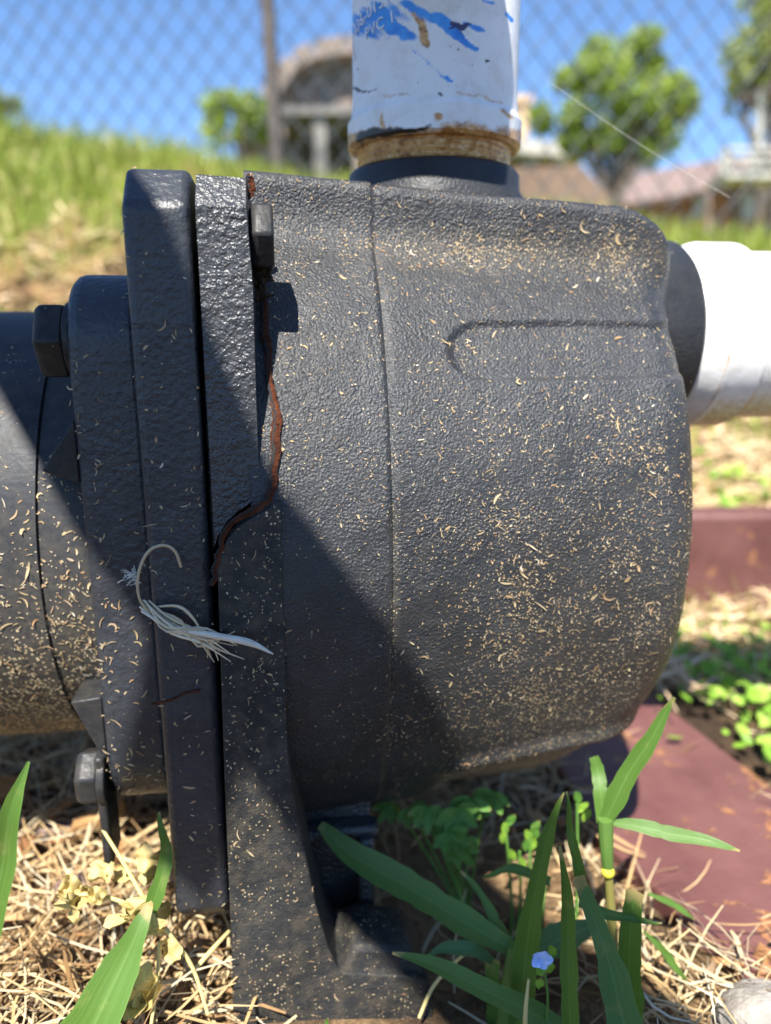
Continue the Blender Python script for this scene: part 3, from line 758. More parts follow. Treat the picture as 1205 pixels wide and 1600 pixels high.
mb.build('curl', M_wisp, wisp)
mb = MB(); c = l2w(pl(207, 899, .016))
for k in range(60):
    d = rng.normal(0, .0009, 3); e = rng.normal(0, .0011, 3); mb.tube([c + d, c + d + e * .5 + rng.normal(0, .0003, 3), c + d + e], .00012, 4)
tag(mb.build('lint_tuft', M_thread), 'tiny white lint tuft stuck on the motor adapter edge', 'lint')

# ================================================================== boards and stone on the ground
def board(name, corners, z0, thick, tilt=0):
    c = np.mean(corners, axis=0); mb = MB()
    top = [(x, y, gz(0, 0) * 0 + z0 + tilt * (x - c[0])) for x, y in corners]
    n = len(top); bot = [(x, y, z - thick) for x, y, z in top]
    mb.add(np.array(top + bot) - np.array([c[0], c[1], z0 - thick]), [tuple(range(n)), tuple(range(n, 2 * n))[::-1]] + [(i, n + i, n + (i + 1) % n, (i + 1) % n) for i in range(n)])
    o = mb.build(name, M_maroon, None, bevel=.002, bseg=2); o.location = (c[0], c[1], z0 - thick)
    return o
Z1 = -.173
q = [atz(u, v, Z1)[:2] for u, v in ((1040, 1100), (1290, 1292), (1210, 1560), (962, 1322))]
q[3] = q[3] - np.array([.004, -.004]); q[2] = q[3] + (q[2] - q[3]) * 1.0
far = (np.array(q[0]) + (np.array(q[0]) - np.array(q[1])) * .55); farl = far + (np.array(q[3]) - np.array(q[0])) * .9
nb = board('painted_board', [tuple(far), tuple(q[1]), tuple(q[2]), tuple(q[3]), tuple(farl)][::-1], Z1, .020)
tag(nb, 'flat maroon painted board with chipped edges lying beside the pump', 'board')
tb = MB(); tb.box((-.62, 0, 0), (.62, .035, .097)); t_ = tb.build('landscape_timber', M_maroon, None, bevel=.004, bseg=3)
t_.location = (.70, .405, -.194); t_.rotation_euler = (0, 0, R(1.5))
tag(t_, 'maroon painted timber set on edge in the grass behind the white pipe', 'timber')
mb = MB(); u_, v_ = np.meshgrid(np.linspace(0, math.pi, 26), np.linspace(0, 2 * math.pi, 40, endpoint=False), indexing='ij')
D = np.stack([np.sin(u_) * np.cos(v_), np.sin(u_) * np.sin(v_), np.cos(u_)], -1)
rad = .8 + .45 * vnoise(D, 1.6, 4) + .12 * vnoise(D, 5, 5); rad = np.minimum(rad, .86 / np.maximum(np.abs(D @ np.array([.5, -.3, .81])), .3))
mb.grid(D * rad[..., None] * np.array([.019, .017, .012]), True, True)
st = mb.build('grey_stone', M_stone, None, sharp=50); st.location = atz(1210, 1612, -.173) + np.array([.004, 0, 0]); tag(st, 'small grey stone half in the straw at the lower corner', 'stone')

# ================================================================== straw mulch
def mulch(name, label, n, area, zoff, Lr, Wr, mat, seed, dens=None, tilt=.25, curl=.6):
    r = np.random.default_rng(seed); x = r.uniform(area[0], area[1], n * 4); y = r.uniform(area[2], area[3], n * 4)
    if dens is not None:
        keep = r.random(n * 4) < dens(x, y); x, y = x[keep][:n], y[keep][:n]
    else: x, y = x[:n], y[:n]
    m = len(x); z = gz(x, y) + r.uniform(*zoff, m)
    a = r.uniform(0, math.pi * 2, m); T = np.stack([np.cos(a), np.sin(a), r.normal(0, tilt, m)], -1); T = unit(T)
    N = np.stack([r.normal(0, .45, m), r.normal(0, .45, m), np.ones(m)], -1); N = unit(N - T * (N * T).sum(1)[:, None])
    L = np.exp(r.uniform(math.log(Lr[0]), math.log(Lr[1]), m)); Wd = r.uniform(*Wr, m)
    Vs, Fs = strips(np.stack([x, y, z], -1), T, N, L, Wd, r.normal(0, curl, m), 4, r.normal(0, .05, m) * L, .5)
    o = fast(name, Vs, Fs, mat); tag(o, label, 'straw', kind='stuff'); return o
def near_d(x, y):
    d = np.where(x < -.02, 1.0, .55) * np.ones_like(x)
    soil = (x > -.0) & (x < .075) & (y > -.03) & (y < .10); d = np.where(soil, .10, d)
    d = np.where(y < -.07, .16, d)
    d = np.where((x > -.052) & (x < .045) & (y < .035), .03, d)
    d = np.where((x > .10) & (x < .22) & (y > .03) & (y < .30) & (x > .115 - (y - .03) * .3), .02, d)
    return d
mulch('straw_mulch', 'loose dry straw mulch covering the ground round the pump', 9800, (-.42, .40, -.40, .62), (-.002, .013), (.012, .07), (.0005, .0017), M_straw, 3, near_d)
mulch('fine_straw', 'fine dry grass stalks lying over the mulch by the motor', 3200, (-.30, .22, -.06, .22), (.002, .017), (.015, .06), (.0004, .0010), M_straw, 4, near_d, .35, 1.0)
# wood chips and bark
r = np.random.default_rng(12); mb = MB()
def chip(mb, c, L, W_, H, a, tilt):
    M = (Matrix.Translation(Vector(c)) @ Matrix.Rotation(a, 4, 'Z') @ Matrix.Rotation(tilt[0], 4, 'X') @ Matrix.Rotation(tilt[1], 4, 'Y'))
    k = [(-.5, -.4, -.5), (.45, -.5, -.5), (.5, .35, -.5), (-.4, .5, -.5), (-.45, -.3, .5), (.35, -.42, .4), (.5, .25, .5), (-.35, .4, .35)]
    P = np.array([tuple(M @ Vector((x * L, y * W_, z * H))) for x, y, z in k]) + r.normal(0, H * .15, (8, 3))
    mb.add(P, [(0, 3, 2, 1), (4, 5, 6, 7), (0, 1, 5, 4), (1, 2, 6, 5), (2, 3, 7, 6), (3, 0, 4, 7)])
for k in range(1500):
    x, y = r.uniform(-.40, .30), r.uniform(-.08, .5)
    if r.random() > near_d(np.array([x]), np.array([y]))[0]: continue
    L = np.exp(r.uniform(math.log(.003), math.log(.016))); chip(mb, (x, y, float(gz(x, y)) + r.uniform(.0, .011)), L, L * r.uniform(.25, .6), L * r.uniform(.1, .25), r.uniform(0, 6.3), r.normal(0, .3, 2))
tag(mb.build('wood_chips', M_chip, None, smooth=False), 'small tan wood chips mixed into the straw mulch', 'wood chips', kind='stuff')
M_chipA = simple('chip_orange', [(.3, (.30, .15, .06)), (.7, (.55, .34, .15))], 30, .85, 300, .001, .2, (1, 8, 8))
M_chipB = simple('bark_purple', [(.3, (.12, .08, .07)), (.7, (.26, .19, .17))], 120, .9, 300, .001, .2)
for (u, v, z, L, W_, H, a, ti, mt, lab) in ((152, 1278, -.155, .024, .009, .007, R(28), (.1, -.25), M_chipA, 'orange wood chip with a split end beneath the lower round bolt'),
                                           (88, 1290, -.160, .017, .010, .004, R(8), (.2, .0), M_chipB, 'flat purplish grey bark flake in the straw beside the motor'),
                                           (115, 1385, -.158, .012, .011, .003, R(60), (.5, .2), M_chipB, 'small pinkish bark flake among dry yellow leaves'),
                                           (8, 1230, -.155, .018, .012, .008, R(60), (.2, .3), M_chipA, 'orange wood chip below the motor at the picture edge')):
    m2 = MB(); p = atz(u, v, z); chip(m2, (0, 0, 0), L, W_, H, a, ti); o = m2.build('wood_chip', mt, None, smooth=False, bevel=.0006); o.location = p; tag(o, lab, 'wood chip', 'large wood chips in the mulch')

# ================================================================== grass and weeds near the pump
def blade_to(mb, pts, wpx, face=None, n=18, fold=.16, tipround=False):
    """pts: (u, v, Y) way points from root to tip; wpx: widths in photo pixels along the blade"""
    P = smoothpath([at(*p) for p in pts], n); dep = (P - CAM) @ VW
    wd = np.interp(np.linspace(0, 1, n), np.linspace(0, 1, len(wpx)), wpx) * dep / FPX
    ph = rng.uniform(0, 6.28, 3); tq = np.linspace(0, 1, n); P = P + (np.sin(tq * 7 + ph[0]) * .0006 * tq)[:, None] * np.array([1, .5, 0]) + (np.sin(tq * 11 + ph[1]) * .0007 * tq)[:, None] * np.array([0, 1, 0]); wd = wd * (1 + .06 * np.sin(tq * 17 + ph[2]) + .05 * rng.normal(0, 1, n) * (tq > .15))
    f = face if face is not None else unit(CAM - P) + np.array([0, 0, .35])
    mb.ribbon(P, wd, f, fold); return P
def plant(name, label, cat, blades, base, group=None):
    e = empty(name, base); tag(e, label, cat, group)
    for (pts, wpx, mat, pn) in blades:
        mb = MB(); blade_to(mb, pts, wpx); mb.v = [v - np.asarray(base) for v in mb.v]; mb.build(pn, mat, e, sharp=0)
    return e
def stalk(e, pts, wpx, mat, pn, base):
    P = smoothpath([at(*p) for p in pts], 14); dep = (P - CAM) @ VW
    wd = np.interp(np.linspace(0, 1, 14), np.linspace(0, 1, len(wpx)), wpx) * dep / FPX
    mb = MB(); mb.tube(P - np.asarray(base), wd / 2, 10); return mb.build(pn, mat, e)
bA = atz(800, 1660, -.178)
pA = plant('grass_plant', 'grass clump with a broad dark blade reaching under the pump drum', 'grass', [
    ([(800, 1482, .004), (705, 1428, .012), (610, 1370, .022), (545, 1328, .028), (502, 1290, .032)], [26, 42, 44, 44, 40, 12], M_blade, 'blade'),
    ([(812, 1600, -.004), (824, 1480, -.004), (846, 1350, -.006), (866, 1272, -.008), (879, 1238, -.010)], [34, 40, 36, 28, 20, 3], M_blade, 'blade'),
    ([(905, 1625, -.012), (790, 1560, -.012), (700, 1520, -.010), (650, 1500, -.008), (612, 1487, -.006)], [24, 34, 32, 26, 4], M_blade, 'blade'),
    ([(772, 1600, .004), (772, 1540, .004), (770, 1500, .004)], [22, 24, 22], M_blade, 'blade'),
    ([(770, 1502, .004), (735, 1482, .003), (700, 1482, .002), (664, 1494, .0)], [10, 22, 20, 2], M_blade2, 'blade'),
    ([(796, 1480, .006), (752, 1400, .016), (722, 1360, .022)], [20, 14, 4], M_blade, 'blade'),
    ([(860, 1378, .02), (800, 1358, .02), (752, 1372, .02)], [14, 16, 2], M_blade, 'blade'),
], bA)
stalk(pA, [(790, 1640, .0), (796, 1560, .0), (806, 1478, .002)], [38, 34, 24], M_blade, 'sheath', bA)
bB = atz(900, 1680, -.178)
pB = plant('grass_plant', 'grass clump with a cut blue-green blade, its lower half shaded', 'grass', [
    ([(893, 1640, -.020), (888, 1480, -.018), (884, 1400, -.018), (877, 1322, -.018)], [28, 27, 24, 18, 5], M_blade, 'blade'),
    ([(985, 1640, -.026), (958, 1530, -.024), (930, 1440, -.022), (905, 1366, -.022)], [60, 54, 40, 26, 20], M_blade2, 'blade'),
    ([(906, 1368, -.020), (893, 1300, -.020), (883, 1238, -.020)], [18, 15, 10, 3], M_blade, 'blade'),
    ([(986, 1640, -.014), (984, 1500, -.012), (992, 1394, -.012)], [36, 38, 34, 28], M_blade, 'blade'),
    ([(905, 1408, -.010), (960, 1432, -.012), (1037, 1441, -.014)], [18, 16, 12, 2], M_blade, 'blade'),
    ([(800, 1540, .01), (850, 1480, .012), (960, 1438, .014)], [26, 50, 40, 8], M_blade2, 'blade'),
], bB)
bC = atz(955, 1620, -.178)
pC = plant('grass_plant', 'jointed grass stem with a yellow node and blades reaching over the maroon board', 'grass', [
    ([(958, 1286, .012), (1000, 1291, .010), (1070, 1307, .006), (1153, 1328, .0)], [10, 22, 22, 18, 3], M_blade, 'blade'),
    ([(945, 1284, .014), (985, 1205, .012), (1025, 1140, .010), (1058, 1090, .008)], [22, 32, 28, 22, 4], M_blade, 'blade'),
    ([(945, 1284, .018), (938, 1235, .022), (928, 1180, .028)], [24, 22, 16], M_blade, 'blade'),
    ([(1012, 1396, .02), (1045, 1410, .02), (1088, 1438, .02)], [4, 10, 10, 2], M_blade, 'blade'),
    ([(1005, 1455, .01), (1040, 1490, .01), (1075, 1535, .01)], [3, 12, 12, 3], M_blade, 'blade'),
], bC)
stalk(pC, [(962, 1640, .010), (960, 1500, .011), (951, 1365, .012)], [20, 16, 13], M_stem, 'stem', bC)
stalk(pC, [(950, 1362, .012), (948, 1330, .012), (946, 1280, .013)], [17, 21, 24], M_blade, 'sheath', bC)
mb = MB(); c = at(950, 1362, .0115); mb.tube(np.array([c + [0, 0, -.0016], c + [0, 0, -.0008], c, c + [0, 0, .0008], c + [0, 0, .0016]]) - bC, [.0016, .0021, .0023, .0021, .0016], 14)
mb.build('node', simple('node_yellow', [(.3, (.50, .42, .03)), (.7, (.62, .55, .06))], 200, .5), pC)
bD = atz(60, 1700, -.178)
plant('grass_plant', 'single green grass blade leaning up at the picture edge beside the motor', 'grass', [([(-25, 1480, -.01), (0, 1370, -.008), (18, 1280, -.006), (42, 1192, -.004)], [40, 42, 36, 30, 5], M_blade, 'blade')], atz(-30, 1560, -.172))
bE = atz(140, 1680, -.178)
plant('grass_plant', 'wide green grass blade rising through dry yellow leaves beside the flange', 'grass', [
    ([(110, 1690, -.030), (165, 1560, -.022), (212, 1465, -.014), (238, 1412, -.008)], [100, 96, 66, 44, 12], M_blade, 'blade'),
    ([(230, 1440, -.006), (250, 1380, -.004), (258, 1330, -.002), (252, 1268, .0)], [14, 26, 22, 16, 4], M_blade, 'blade')], bE)
plant('grass_plant', 'tiny green grass tip in front of the pump foot', 'grass', [([(515, 1640, -.03), (513, 1612, -.03), (510, 1588, -.03)], [14, 12, 2], M_blade, 'blade')], atz(515, 1680, -.178))

# withered yellow weed
def leaf(mb, c, L, W_, ax_, nrm, crump, seed, lobes=False):
    r = np.random.default_rng(seed); ax_ = unit(np.asarray(ax_, float)); nrm = unit(np.asarray(nrm, float) - ax_ * (ax_ @ np.asarray(nrm, float))); sd = np.cross(nrm, ax_)
    n, m = 9, 7; t = np.linspace(0, 1, n)[:, None]; s_ = np.linspace(-1, 1, m)[None, :]
    wd = W_ / 2 * np.sin(np.pi * np.clip(t, .02, .98)) ** .6
    P = np.asarray(c) + t[..., None] * L * ax_ + (s_ * wd)[..., None] * sd + (crump * W_ * (np.cos(s_ * 2.2 + seed) * .5 + .6 * np.sin(t * 5 + s_ * 2 + seed) + .4 * s_ ** 2 + .5 * np.sin(t * 11 + s_ * 4.3 * math.sin(seed * 1.7) + seed * 2)))[..., None] * nrm
    if mb.uv is None: mb.uv = []
    mb.uv.append(np.stack(np.broadcast_arrays((s_ + 1) / 2, t), -1).reshape(-1, 2)); mb.grid(P)
bW = atz(240, 1480, -.172); we = empty('withered_weed', bW); tag(we, 'withered weed with crumpled pale yellow leaves beside the flange base', 'weed')
r = np.random.default_rng(5)
spots_ = 0
spots = [(232, 1362, .006), (222, 1382, .004), (236, 1400, .0), (205, 1372, .008), (148, 1392, .002), (120, 1400, .0), (105, 1408, .0), (168, 1400, .0), (190, 1428, -.004), (215, 1440, -.006), (262, 1440, .0), (255, 1475, -.004), (238, 1425, -.004), (178, 1360, .008), (130, 1385, .004), (218, 1545, -.014), (250, 1535, -.012), (205, 1575, -.016), (165, 1372, .004), (245, 1350, .01), (225, 1505, -.012)]
for k, (u, v, Y_) in enumerate(spots):
    p = at(u, v, Y_); p[2] = max(p[2], float(gz(p[0], p[1])) + .004)
    mb = MB(); leaf(mb, p - bW, r.uniform(.005, .010), r.uniform(.005, .008), r.normal(0, 1, 3), [r.normal(0, .9), -1, .8], .42, k); mb.build('leaf', M_dry, we, sharp=0)
for k, pts in enumerate([[(255, 1460, -.004), (215, 1420, .0), (150, 1398, .002), (100, 1402, .0)], [(258, 1450, -.004), (300, 1510, -.006), (325, 1585, -.012)], [(250, 1470, -.004), (245, 1540, -.012), (235, 1610, -.018)], [(250, 1450, -.002), (200, 1360, .006), (160, 1295, .012)]]):
    stalk(we, pts, [7, 6, 5], M_dry, 'stem', bW)
# a pale bent twig by the flange foot and a fallen stem near the clover
for pts, wv, lab in (([(300, 1520, .0), (335, 1480, .006), (358, 1455, .012)], [7, 7, 5], 'thin dry stalk leaning on the flange base above the straw'),
                     ([(1040, 1075, .30), (1090, 1110, .26), (1130, 1150, .235), (1152, 1195, .21)], [12, 12, 11, 9], 'pale bent dry stem lying between the clover and the maroon board'),
                     ([(655, 1590, .0), (678, 1540, .004), (715, 1500, .006), (742, 1478, .006)], [5, 6, 6, 4], 'bent dry stalk beside the pump foot'),
                     ([(820, 1610, -.016), (822, 1570, -.016), (826, 1530, -.014)], [8, 7, 4], 'short grey stalk standing below the blue flower')):
    P = smoothpath([at(*p) for p in pts], 14); dep = (P - CAM) @ VW; b = P[0].copy(); mb = MB()
    mb.tube(P - b, np.interp(np.linspace(0, 1, 14), np.linspace(0, 1, len(wv)), wv) * dep / FPX / 2, 8); o = mb.build('dry_stalk', M_dry, None); o.location = b; tag(o, lab, 'stalk')

# lobed weed under the drum
def lobed(e, base, c, size, ax_, nrm, mat):
    mb = MB(); ax_ = unit(np.asarray(ax_, float)); nrm = unit(np.asarray(nrm, float) - ax_ * (ax_ @ np.asarray(nrm, float))); sd = np.cross(nrm, ax_)
    for k in (-2, -1, 0, 1, 2):
        a = k * .62; d = ax_ * math.cos(a) + sd * math.sin(a)
        leaf(mb, np.asarray(c) - base, size * (1 - .1 * abs(k)), size * .40, d + nrm * .15 * r.normal(), nrm, .08, k + 3)
    return mb.build('leaf', mat, e, sharp=0)
bF = atz(700, 1420, -.178); wf = empty('lobed_weed', bF); tag(wf, 'green weed with small lobed leaves growing in the shade under the drum', 'weed')
for u, v, Y_, s_ in ((668, 1262, .05, .010), (712, 1262, .05, .012), (735, 1248, .055, .011), (700, 1300, .045, .010), (715, 1320, .045, .010), (640, 1262, .055, .009), (612, 1255, .06, .009), (770, 1238, .06, .010), (690, 1285, .05, .009)):
    p = at(u, v, Y_); lobed(wf, bF, p, s_, [r.normal(0, .4), -.3, -.8], [r.normal(0, .3), -1, .55], M_weed)
    stalk(wf, [(u, v, Y_), (u * .6 + 720 * .4, v + 60, Y_ + .006), (730, 1440, Y_)], [4, 4, 4], M_weed, 'stem', bF)
# tall thin weed stems behind the grass
bG = atz(820, 1480, -.178); wg = empty('thin_weed', bG); tag(wg, 'thin weed stems with pale buds between the drum and grass clump', 'weed')
for k, (u, v, u2) in enumerate(((828, 1300, 820), (812, 1330, 806), (850, 1310, 842), (902, 1255, 895), (790, 1290, 800))):
    stalk(wg, [(u2, 1480, .05), ((u + u2) / 2 + 4, 1400, .05), (u, v, .05)], [5, 5, 4], M_weed, 'stem', bG)
    for j in range(3):
        mb = MB(); leaf(mb, at(u + r.normal(0, 5), v + j * 14, .05) - bG, .006, .003, [r.normal(0, .5), -.1, 1], [0, -1, .3], .05, j + k); mb.build('bud', M_clover if j else M_weed, wg, sharp=0)
# speedwell
bS = atz(850, 1600, -.178); sw = empty('blue_flower', bS); tag(sw, 'tiny pale blue flower on a fine stem among the grass blades', 'flower')
c = at(846, 1497, -.012)
for k in range(5):
    a = k * 2 * math.pi / 5; d = np.array([math.cos(a), -.25, math.sin(a)]); mb = MB(); leaf(mb, c - bS, .0036, .0032, d, [0, -1, .3], .08, k); mb.build('petal', M_petal, sw, sharp=0)
stalk(sw, [(850, 1640, -.012), (856, 1560, -.012), (848, 1500, -.011)], [4, 4, 3], M_weed, 'stem', bS)
for u, v in ((860, 1520), (845, 1525), (838, 1512), (858, 1478), (842, 1545)):
    mb = MB(); leaf(mb, at(u, v, -.012) - bS, .004, .0028, [r.normal(), 0, r.normal()], [0, -1, .5], .1, u); mb.build('leaf', M_clover, sw, sharp=0)

# clover patch by the boards, far weeds
def leaf_patch(name, label, n, cx, cy, sx, sy, size, h, mat, seed):
    r = np.random.default_rng(seed); x = r.normal(cx, sx, n); y = r.normal(cy, sy, n); z = gz(x, y) + r.uniform(.2, 1, n) * h
    s_ = size * np.exp(r.normal(0, .4, n)); VV, FF = [], []
    N = unit(np.stack([r.normal(0, .4, n), r.normal(-.3, .4, n), np.ones(n)], -1)); a = r.normal(0, 1, (n, 3)); T = unit(a - N * (a * N).sum(1)[:, None]); B = np.cross(N, T)
    ang = np.linspace(0, 2 * math.pi, 8, endpoint=False); C0 = np.stack([x, y, z], -1)
    ring = C0[:, None] + s_[:, None, None] / 2 * (np.cos(ang)[None, :, None] * T[:, None] + np.sin(ang)[None, :, None] * B[:, None] * r.uniform(.45, 1, n)[:, None, None]) + (N * s_[:, None] * .12)[:, None]
    V_ = np.concatenate([C0[:, None], ring], 1).reshape(-1, 3); b = np.arange(n) * 9
    F_ = np.concatenate([np.stack([b, b + 1 + k, b + 1 + (k + 1) % 8], -1) for k in range(8)])
    o = fast(name, V_, F_, mat, None, True); tag(o, label, 'clover', kind='stuff'); return o
leaf_patch('clover_patch', 'bright green clover leaves growing behind the maroon board', 560, .262, .225, .045, .05, .0065, .026, M_clover, 1)
leaf_patch('ground_ivy', 'small green ground leaves scattered beyond the timber', 330, .62, .72, .25, .10, .018, .03, M_clover, 2)
mulch('dry_litter', 'dry tan grass litter around the maroon timber', 6000, (.12, 1.2, .22, .85), (.0, .02), (.02, .09), (.001, .003), M_bankstraw, 8, lambda x, y: np.where((y > .39) & (y < .52), .0, .8))
def tufts(name, label, n, area, hr, mat, seed, dens, wr=(.002, .005)):
    r = np.random.default_rng(seed); x = r.uniform(area[0], area[1], n * 3); y = r.uniform(area[2], area[3], n * 3); k = r.random(n * 3) < dens(x, y); x, y = x[k][:n], y[k][:n]; m = len(x)
    h = r.uniform(*hr, m); wd = r.uniform(*wr, m); a = r.uniform(0, 6.28, m); le = r.uniform(.1, .7, m) * h; b = r.uniform(0, 6.28, m)
    P0 = np.stack([x, y, gz(x, y) - .003], -1); side = np.stack([np.cos(a), np.sin(a), np.zeros(m)], -1); ld = np.stack([np.cos(b), np.sin(b), np.zeros(m)], -1)
    P1 = P0 + np.stack([np.zeros(m), np.zeros(m), h * .6], -1) + ld * (le * .3)[:, None]; P2 = P0 + np.stack([np.zeros(m), np.zeros(m), h], -1) + ld * le[:, None]
    s0, s1 = side * (wd / 2)[:, None], side * (wd * .4)[:, None]; V_ = np.stack([P0 - s0, P0 + s0, P1 + s1, P1 - s1, P2], 1).reshape(-1, 3); q = np.arange(m) * 5
    F1 = np.stack([q, q + 1, q + 2], -1); F2 = np.stack([q, q + 2, q + 3], -1); F3 = np.stack([q + 3, q + 2, q + 4], -1)
    o = fast(name, V_, np.concatenate([F1, F2, F3]), mat); tag(o, label, 'grass', kind='stuff'); return o
gdens = lambda x, y: np.clip(.04 + .95 * sstep(1.08, 1.42, y + .05 * np.sin(x * 5)) + .9 * sstep(.2, .5, x) * sstep(.9, 1.2, y) + (fbm(np.stack([x, y], -1), 7, 21) - .5) * 1.6, 0.01, 1)
tufts('bank_grass', 'green grass growing up the bank to its crest', 36000, (-1.6, 1.7, .62, 2.0), (.03, .085), M_lawn, 5, gdens)
mulch('bank_litter', 'dry tan thatch lying between the grass on the bank', 20000, (-1.5, 1.6, .55, 1.55), (.0, .02), (.03, .10), (.002, .005), M_bankstraw, 9, lambda x, y: np.clip(1.1 - gdens(x, y), .05, 1), .3)
tufts('lawn_tufts', 'thin green grass tufts scattered round the pump', 1500, (-.5, 1.2, .22, .75), (.02, .05), M_lawn, 6, lambda x, y: np.clip(.25 + (fbm(np.stack([x, y], -1), 9, 3) - .5) * 3, 0, 1) * np.where((x > .08) & (x < .26) & (y < .33), 0, 1) * np.where((y > .38) & (y < .52), .1, 1), (.001, .003))

# ================================================================== chain-link fence
fe = empty('chain_link_fence', (0, 1.66, .3)); tag(fe, 'grey chain-link fence with a dark post along the crest of the bank', 'fence')
M_wire = simple('galvanised_wire', [(.3, (.07, .08, .09)), (.8, (.13, .14, .15))], 40, .5)
M_post = simple('dark_post', [(.3, (.045, .035, .028)), (.7, (.10, .085, .075))], 30, .7, 90, .001)
fa, fb = np.array([-1.7, 1.86]), np.array([1.9, 1.50]); FL = np.linalg.norm(fb - fa); fd = (fb - fa) / FL
Wm, Pm = .066, .081; mb = MB(); nw = int(FL / (Wm / 2)); zlo, zhi = .10, 1.50; nz = int((zhi - zlo) / (Pm / 2))
for i in range(nw):
    pts = []
    for k in range(nz + 1):
        s_ = (i + (.5 if (k + i) % 2 else -.5)) * Wm / 2 if False else (i + ((k % 2) - .5)) * Wm / 2 * 1.0
        pts.append(s_)
    # wire i swings between columns i and i+1
    P = np.array([[fa[0] + fd[0] * (i * Wm / 2 + (k % 2 if i % 2 == 0 else 1 - k % 2) * Wm / 2) , fa[1] + fd[1] * i * Wm / 2 + (.0022 if k % 2 else -.0022), zlo + k * Pm / 2] for k in range(nz + 1)])
    if i % 1 == 0: mb.tube(P - np.array([0, 1.66, .3]), .0025, 4, False)
wires = mb.build('wire_mesh', M_wire, fe, smooth=False); tag(wires, kind='stuff')
mb = MB(); a = at(402, -260, 1.72); b = at(433, 250, 1.72); b2 = a + (b - a) * 1.25; mb.tube(np.array([b2, a]) - np.array([0, 1.66, .3]), .0165, 16); mb.build('post', M_post, fe)
mb = MB(); mb.tube(np.array([[fa[0], fa[1] + .02, 1.5], [fb[0], fb[1] + .02, 1.5]]) - np.array([0, 1.66, .3]), .018, 12); mb.build('top_rail', M_wire, fe)
# spider thread
mb = MB(); a = at(862, 130, .10); b = at(1140, 308, .10); pp = np.array([a + (b - a) * t + np.array([0, 0, -.0015 * math.sin(math.pi * t)]) for t in np.linspace(0, 1, 12)]); mb.tube(pp - a, .000055, 5)
o = mb.build('spider_thread', M_thread, None); o.location = a; tag(o, 'single fine spider thread slanting across the air behind the housing', 'spider thread')

# ================================================================== trees beyond the fence
M_bark = simple('bark', [(.3, (.06, .045, .03)), (.7, (.17, .13, .10))], 8, .9, 30, .01)
def leafset(name, stops): return islands(name, stops, .55, .45, .4)
M_leafA = leafset('tree_leaves', [(0, (.17, .25, .04)), (.5, (.30, .40, .08)), (1, (.44, .50, .12))])
M_leafB = leafset('far_leaves', [(0, (.16, .20, .05)), (.5, (.27, .33, .09)), (1, (.40, .42, .15))])
def tree(name, label, base, H, crown, n, lsize, mat, seed, group=None):
    r = np.random.default_rng(seed); e = empty(name, base); tag(e, label, 'tree' if 'tree' in name else 'bush', group)
    mb = MB(); top = np.array([r.normal(0, .03) * H, 0, H * .75]); mb.tube(smoothpath([(0, 0, -.2), (0.02 * H, 0, H * .3), top * .8, top], 10), np.linspace(H * .016, H * .005, 10), 9)
    cl = []
    for (cx, cz, rx, rz_) in crown:
        for k in range(7):
            d = unit(r.normal(0, 1, 3)); cl.append((np.array([cx, 0, cz]) + d * np.array([rx, rx, rz_]) * .68 * r.random() ** .4, np.array([rx, rx, rz_]) * r.uniform(.28, .48)))
    for c, s in cl[::2]: mb.tube(smoothpath([top * r.uniform(.35, .9), (top * .6 + c) / 2 + r.normal(0, .03, 3) * H, c], 6), np.linspace(H * .012, H * .003, 6), 5)
    mb.build('trunk', M_bark, e)
    per = n // len(cl); P = np.concatenate([c + s * unit(r.normal(0, 1, (per, 3))) * (r.random((per, 1)) ** .4) for c, s in cl]); m = len(P)
    a = unit(r.normal(0, 1, (m, 3))); b = unit(np.cross(a, r.normal(0, 1, (m, 3)))); ls = lsize * r.uniform(.6, 1.3, m)[:, None]
    V_ = np.stack([P - a * ls / 2, P + b * ls * .28, P + a * ls / 2, P - b * ls * .28], 1).reshape(-1, 3); F_ = np.arange(m * 4).reshape(-1, 4)
    fast('crown', V_, F_, mat, e); return e
def far(u, v, dist):
    d = ray(u, v); return CAM + d * (dist / d[1])
def mpp(dist): return dist / FPX * 1.03       # metres per photo pixel at that distance
D1 = 13.; b = far(962, 300, D1); k = mpp(D1)
tree('leafy_tree', 'round bright green tree beyond the fence between the shed and deck', (b[0], b[1], gz(0, 5) - .3), b[2] + 2.6, [(-15 * k, b[2] + 120 * k, 95 * k, 80 * k), (60 * k, b[2] + 110 * k, 62 * k, 70 * k), (-85 * k, b[2] + 95 * k, 45 * k, 50 * k), (20 * k, b[2] + 170 * k, 60 * k, 42 * k), (35 * k, b[2] + 50 * k, 40 * k, 40 * k), (-50 * k, b[2] + 150 * k, 55 * k, 45 * k), (90 * k, b[2] + 120 * k, 45 * k, 50 * k), (-40 * k, b[2] + 70 * k, 50 * k, 40 * k)], 11000, .13, M_leafA, 1)
D2 = 16.; b = far(1195, 260, D2); k = mpp(D2)
tree('tall_tree', 'tall airy olive green tree rising behind the deck roof', (b[0], b[1], gz(0, 5) - .3), b[2] + 4.2, [(0, b[2] + 210 * k, 80 * k, 70 * k), (-30 * k, b[2] + 120 * k, 60 * k, 70 * k), (60 * k, b[2] + 130 * k, 80 * k, 80 * k), (10 * k, b[2] + 300 * k, 70 * k, 70 * k)], 3600, .2, M_leafB, 2)
D3 = 9.; b = far(365, 255, D3); k = mpp(D3)
tree('green_bush', 'loose green bush beyond the crest beside the fence post', (b[0], b[1], gz(0, 5) - .2), b[2] + .3, [(-10 * k, b[2] + 45 * k, 48 * k, 50 * k), (35 * k, b[2] + 40 * k, 40 * k, 45 * k)], 1800, .10, M_leafA, 3)
D4 = 20.; b = far(5, 230, D4); k = mpp(D4)
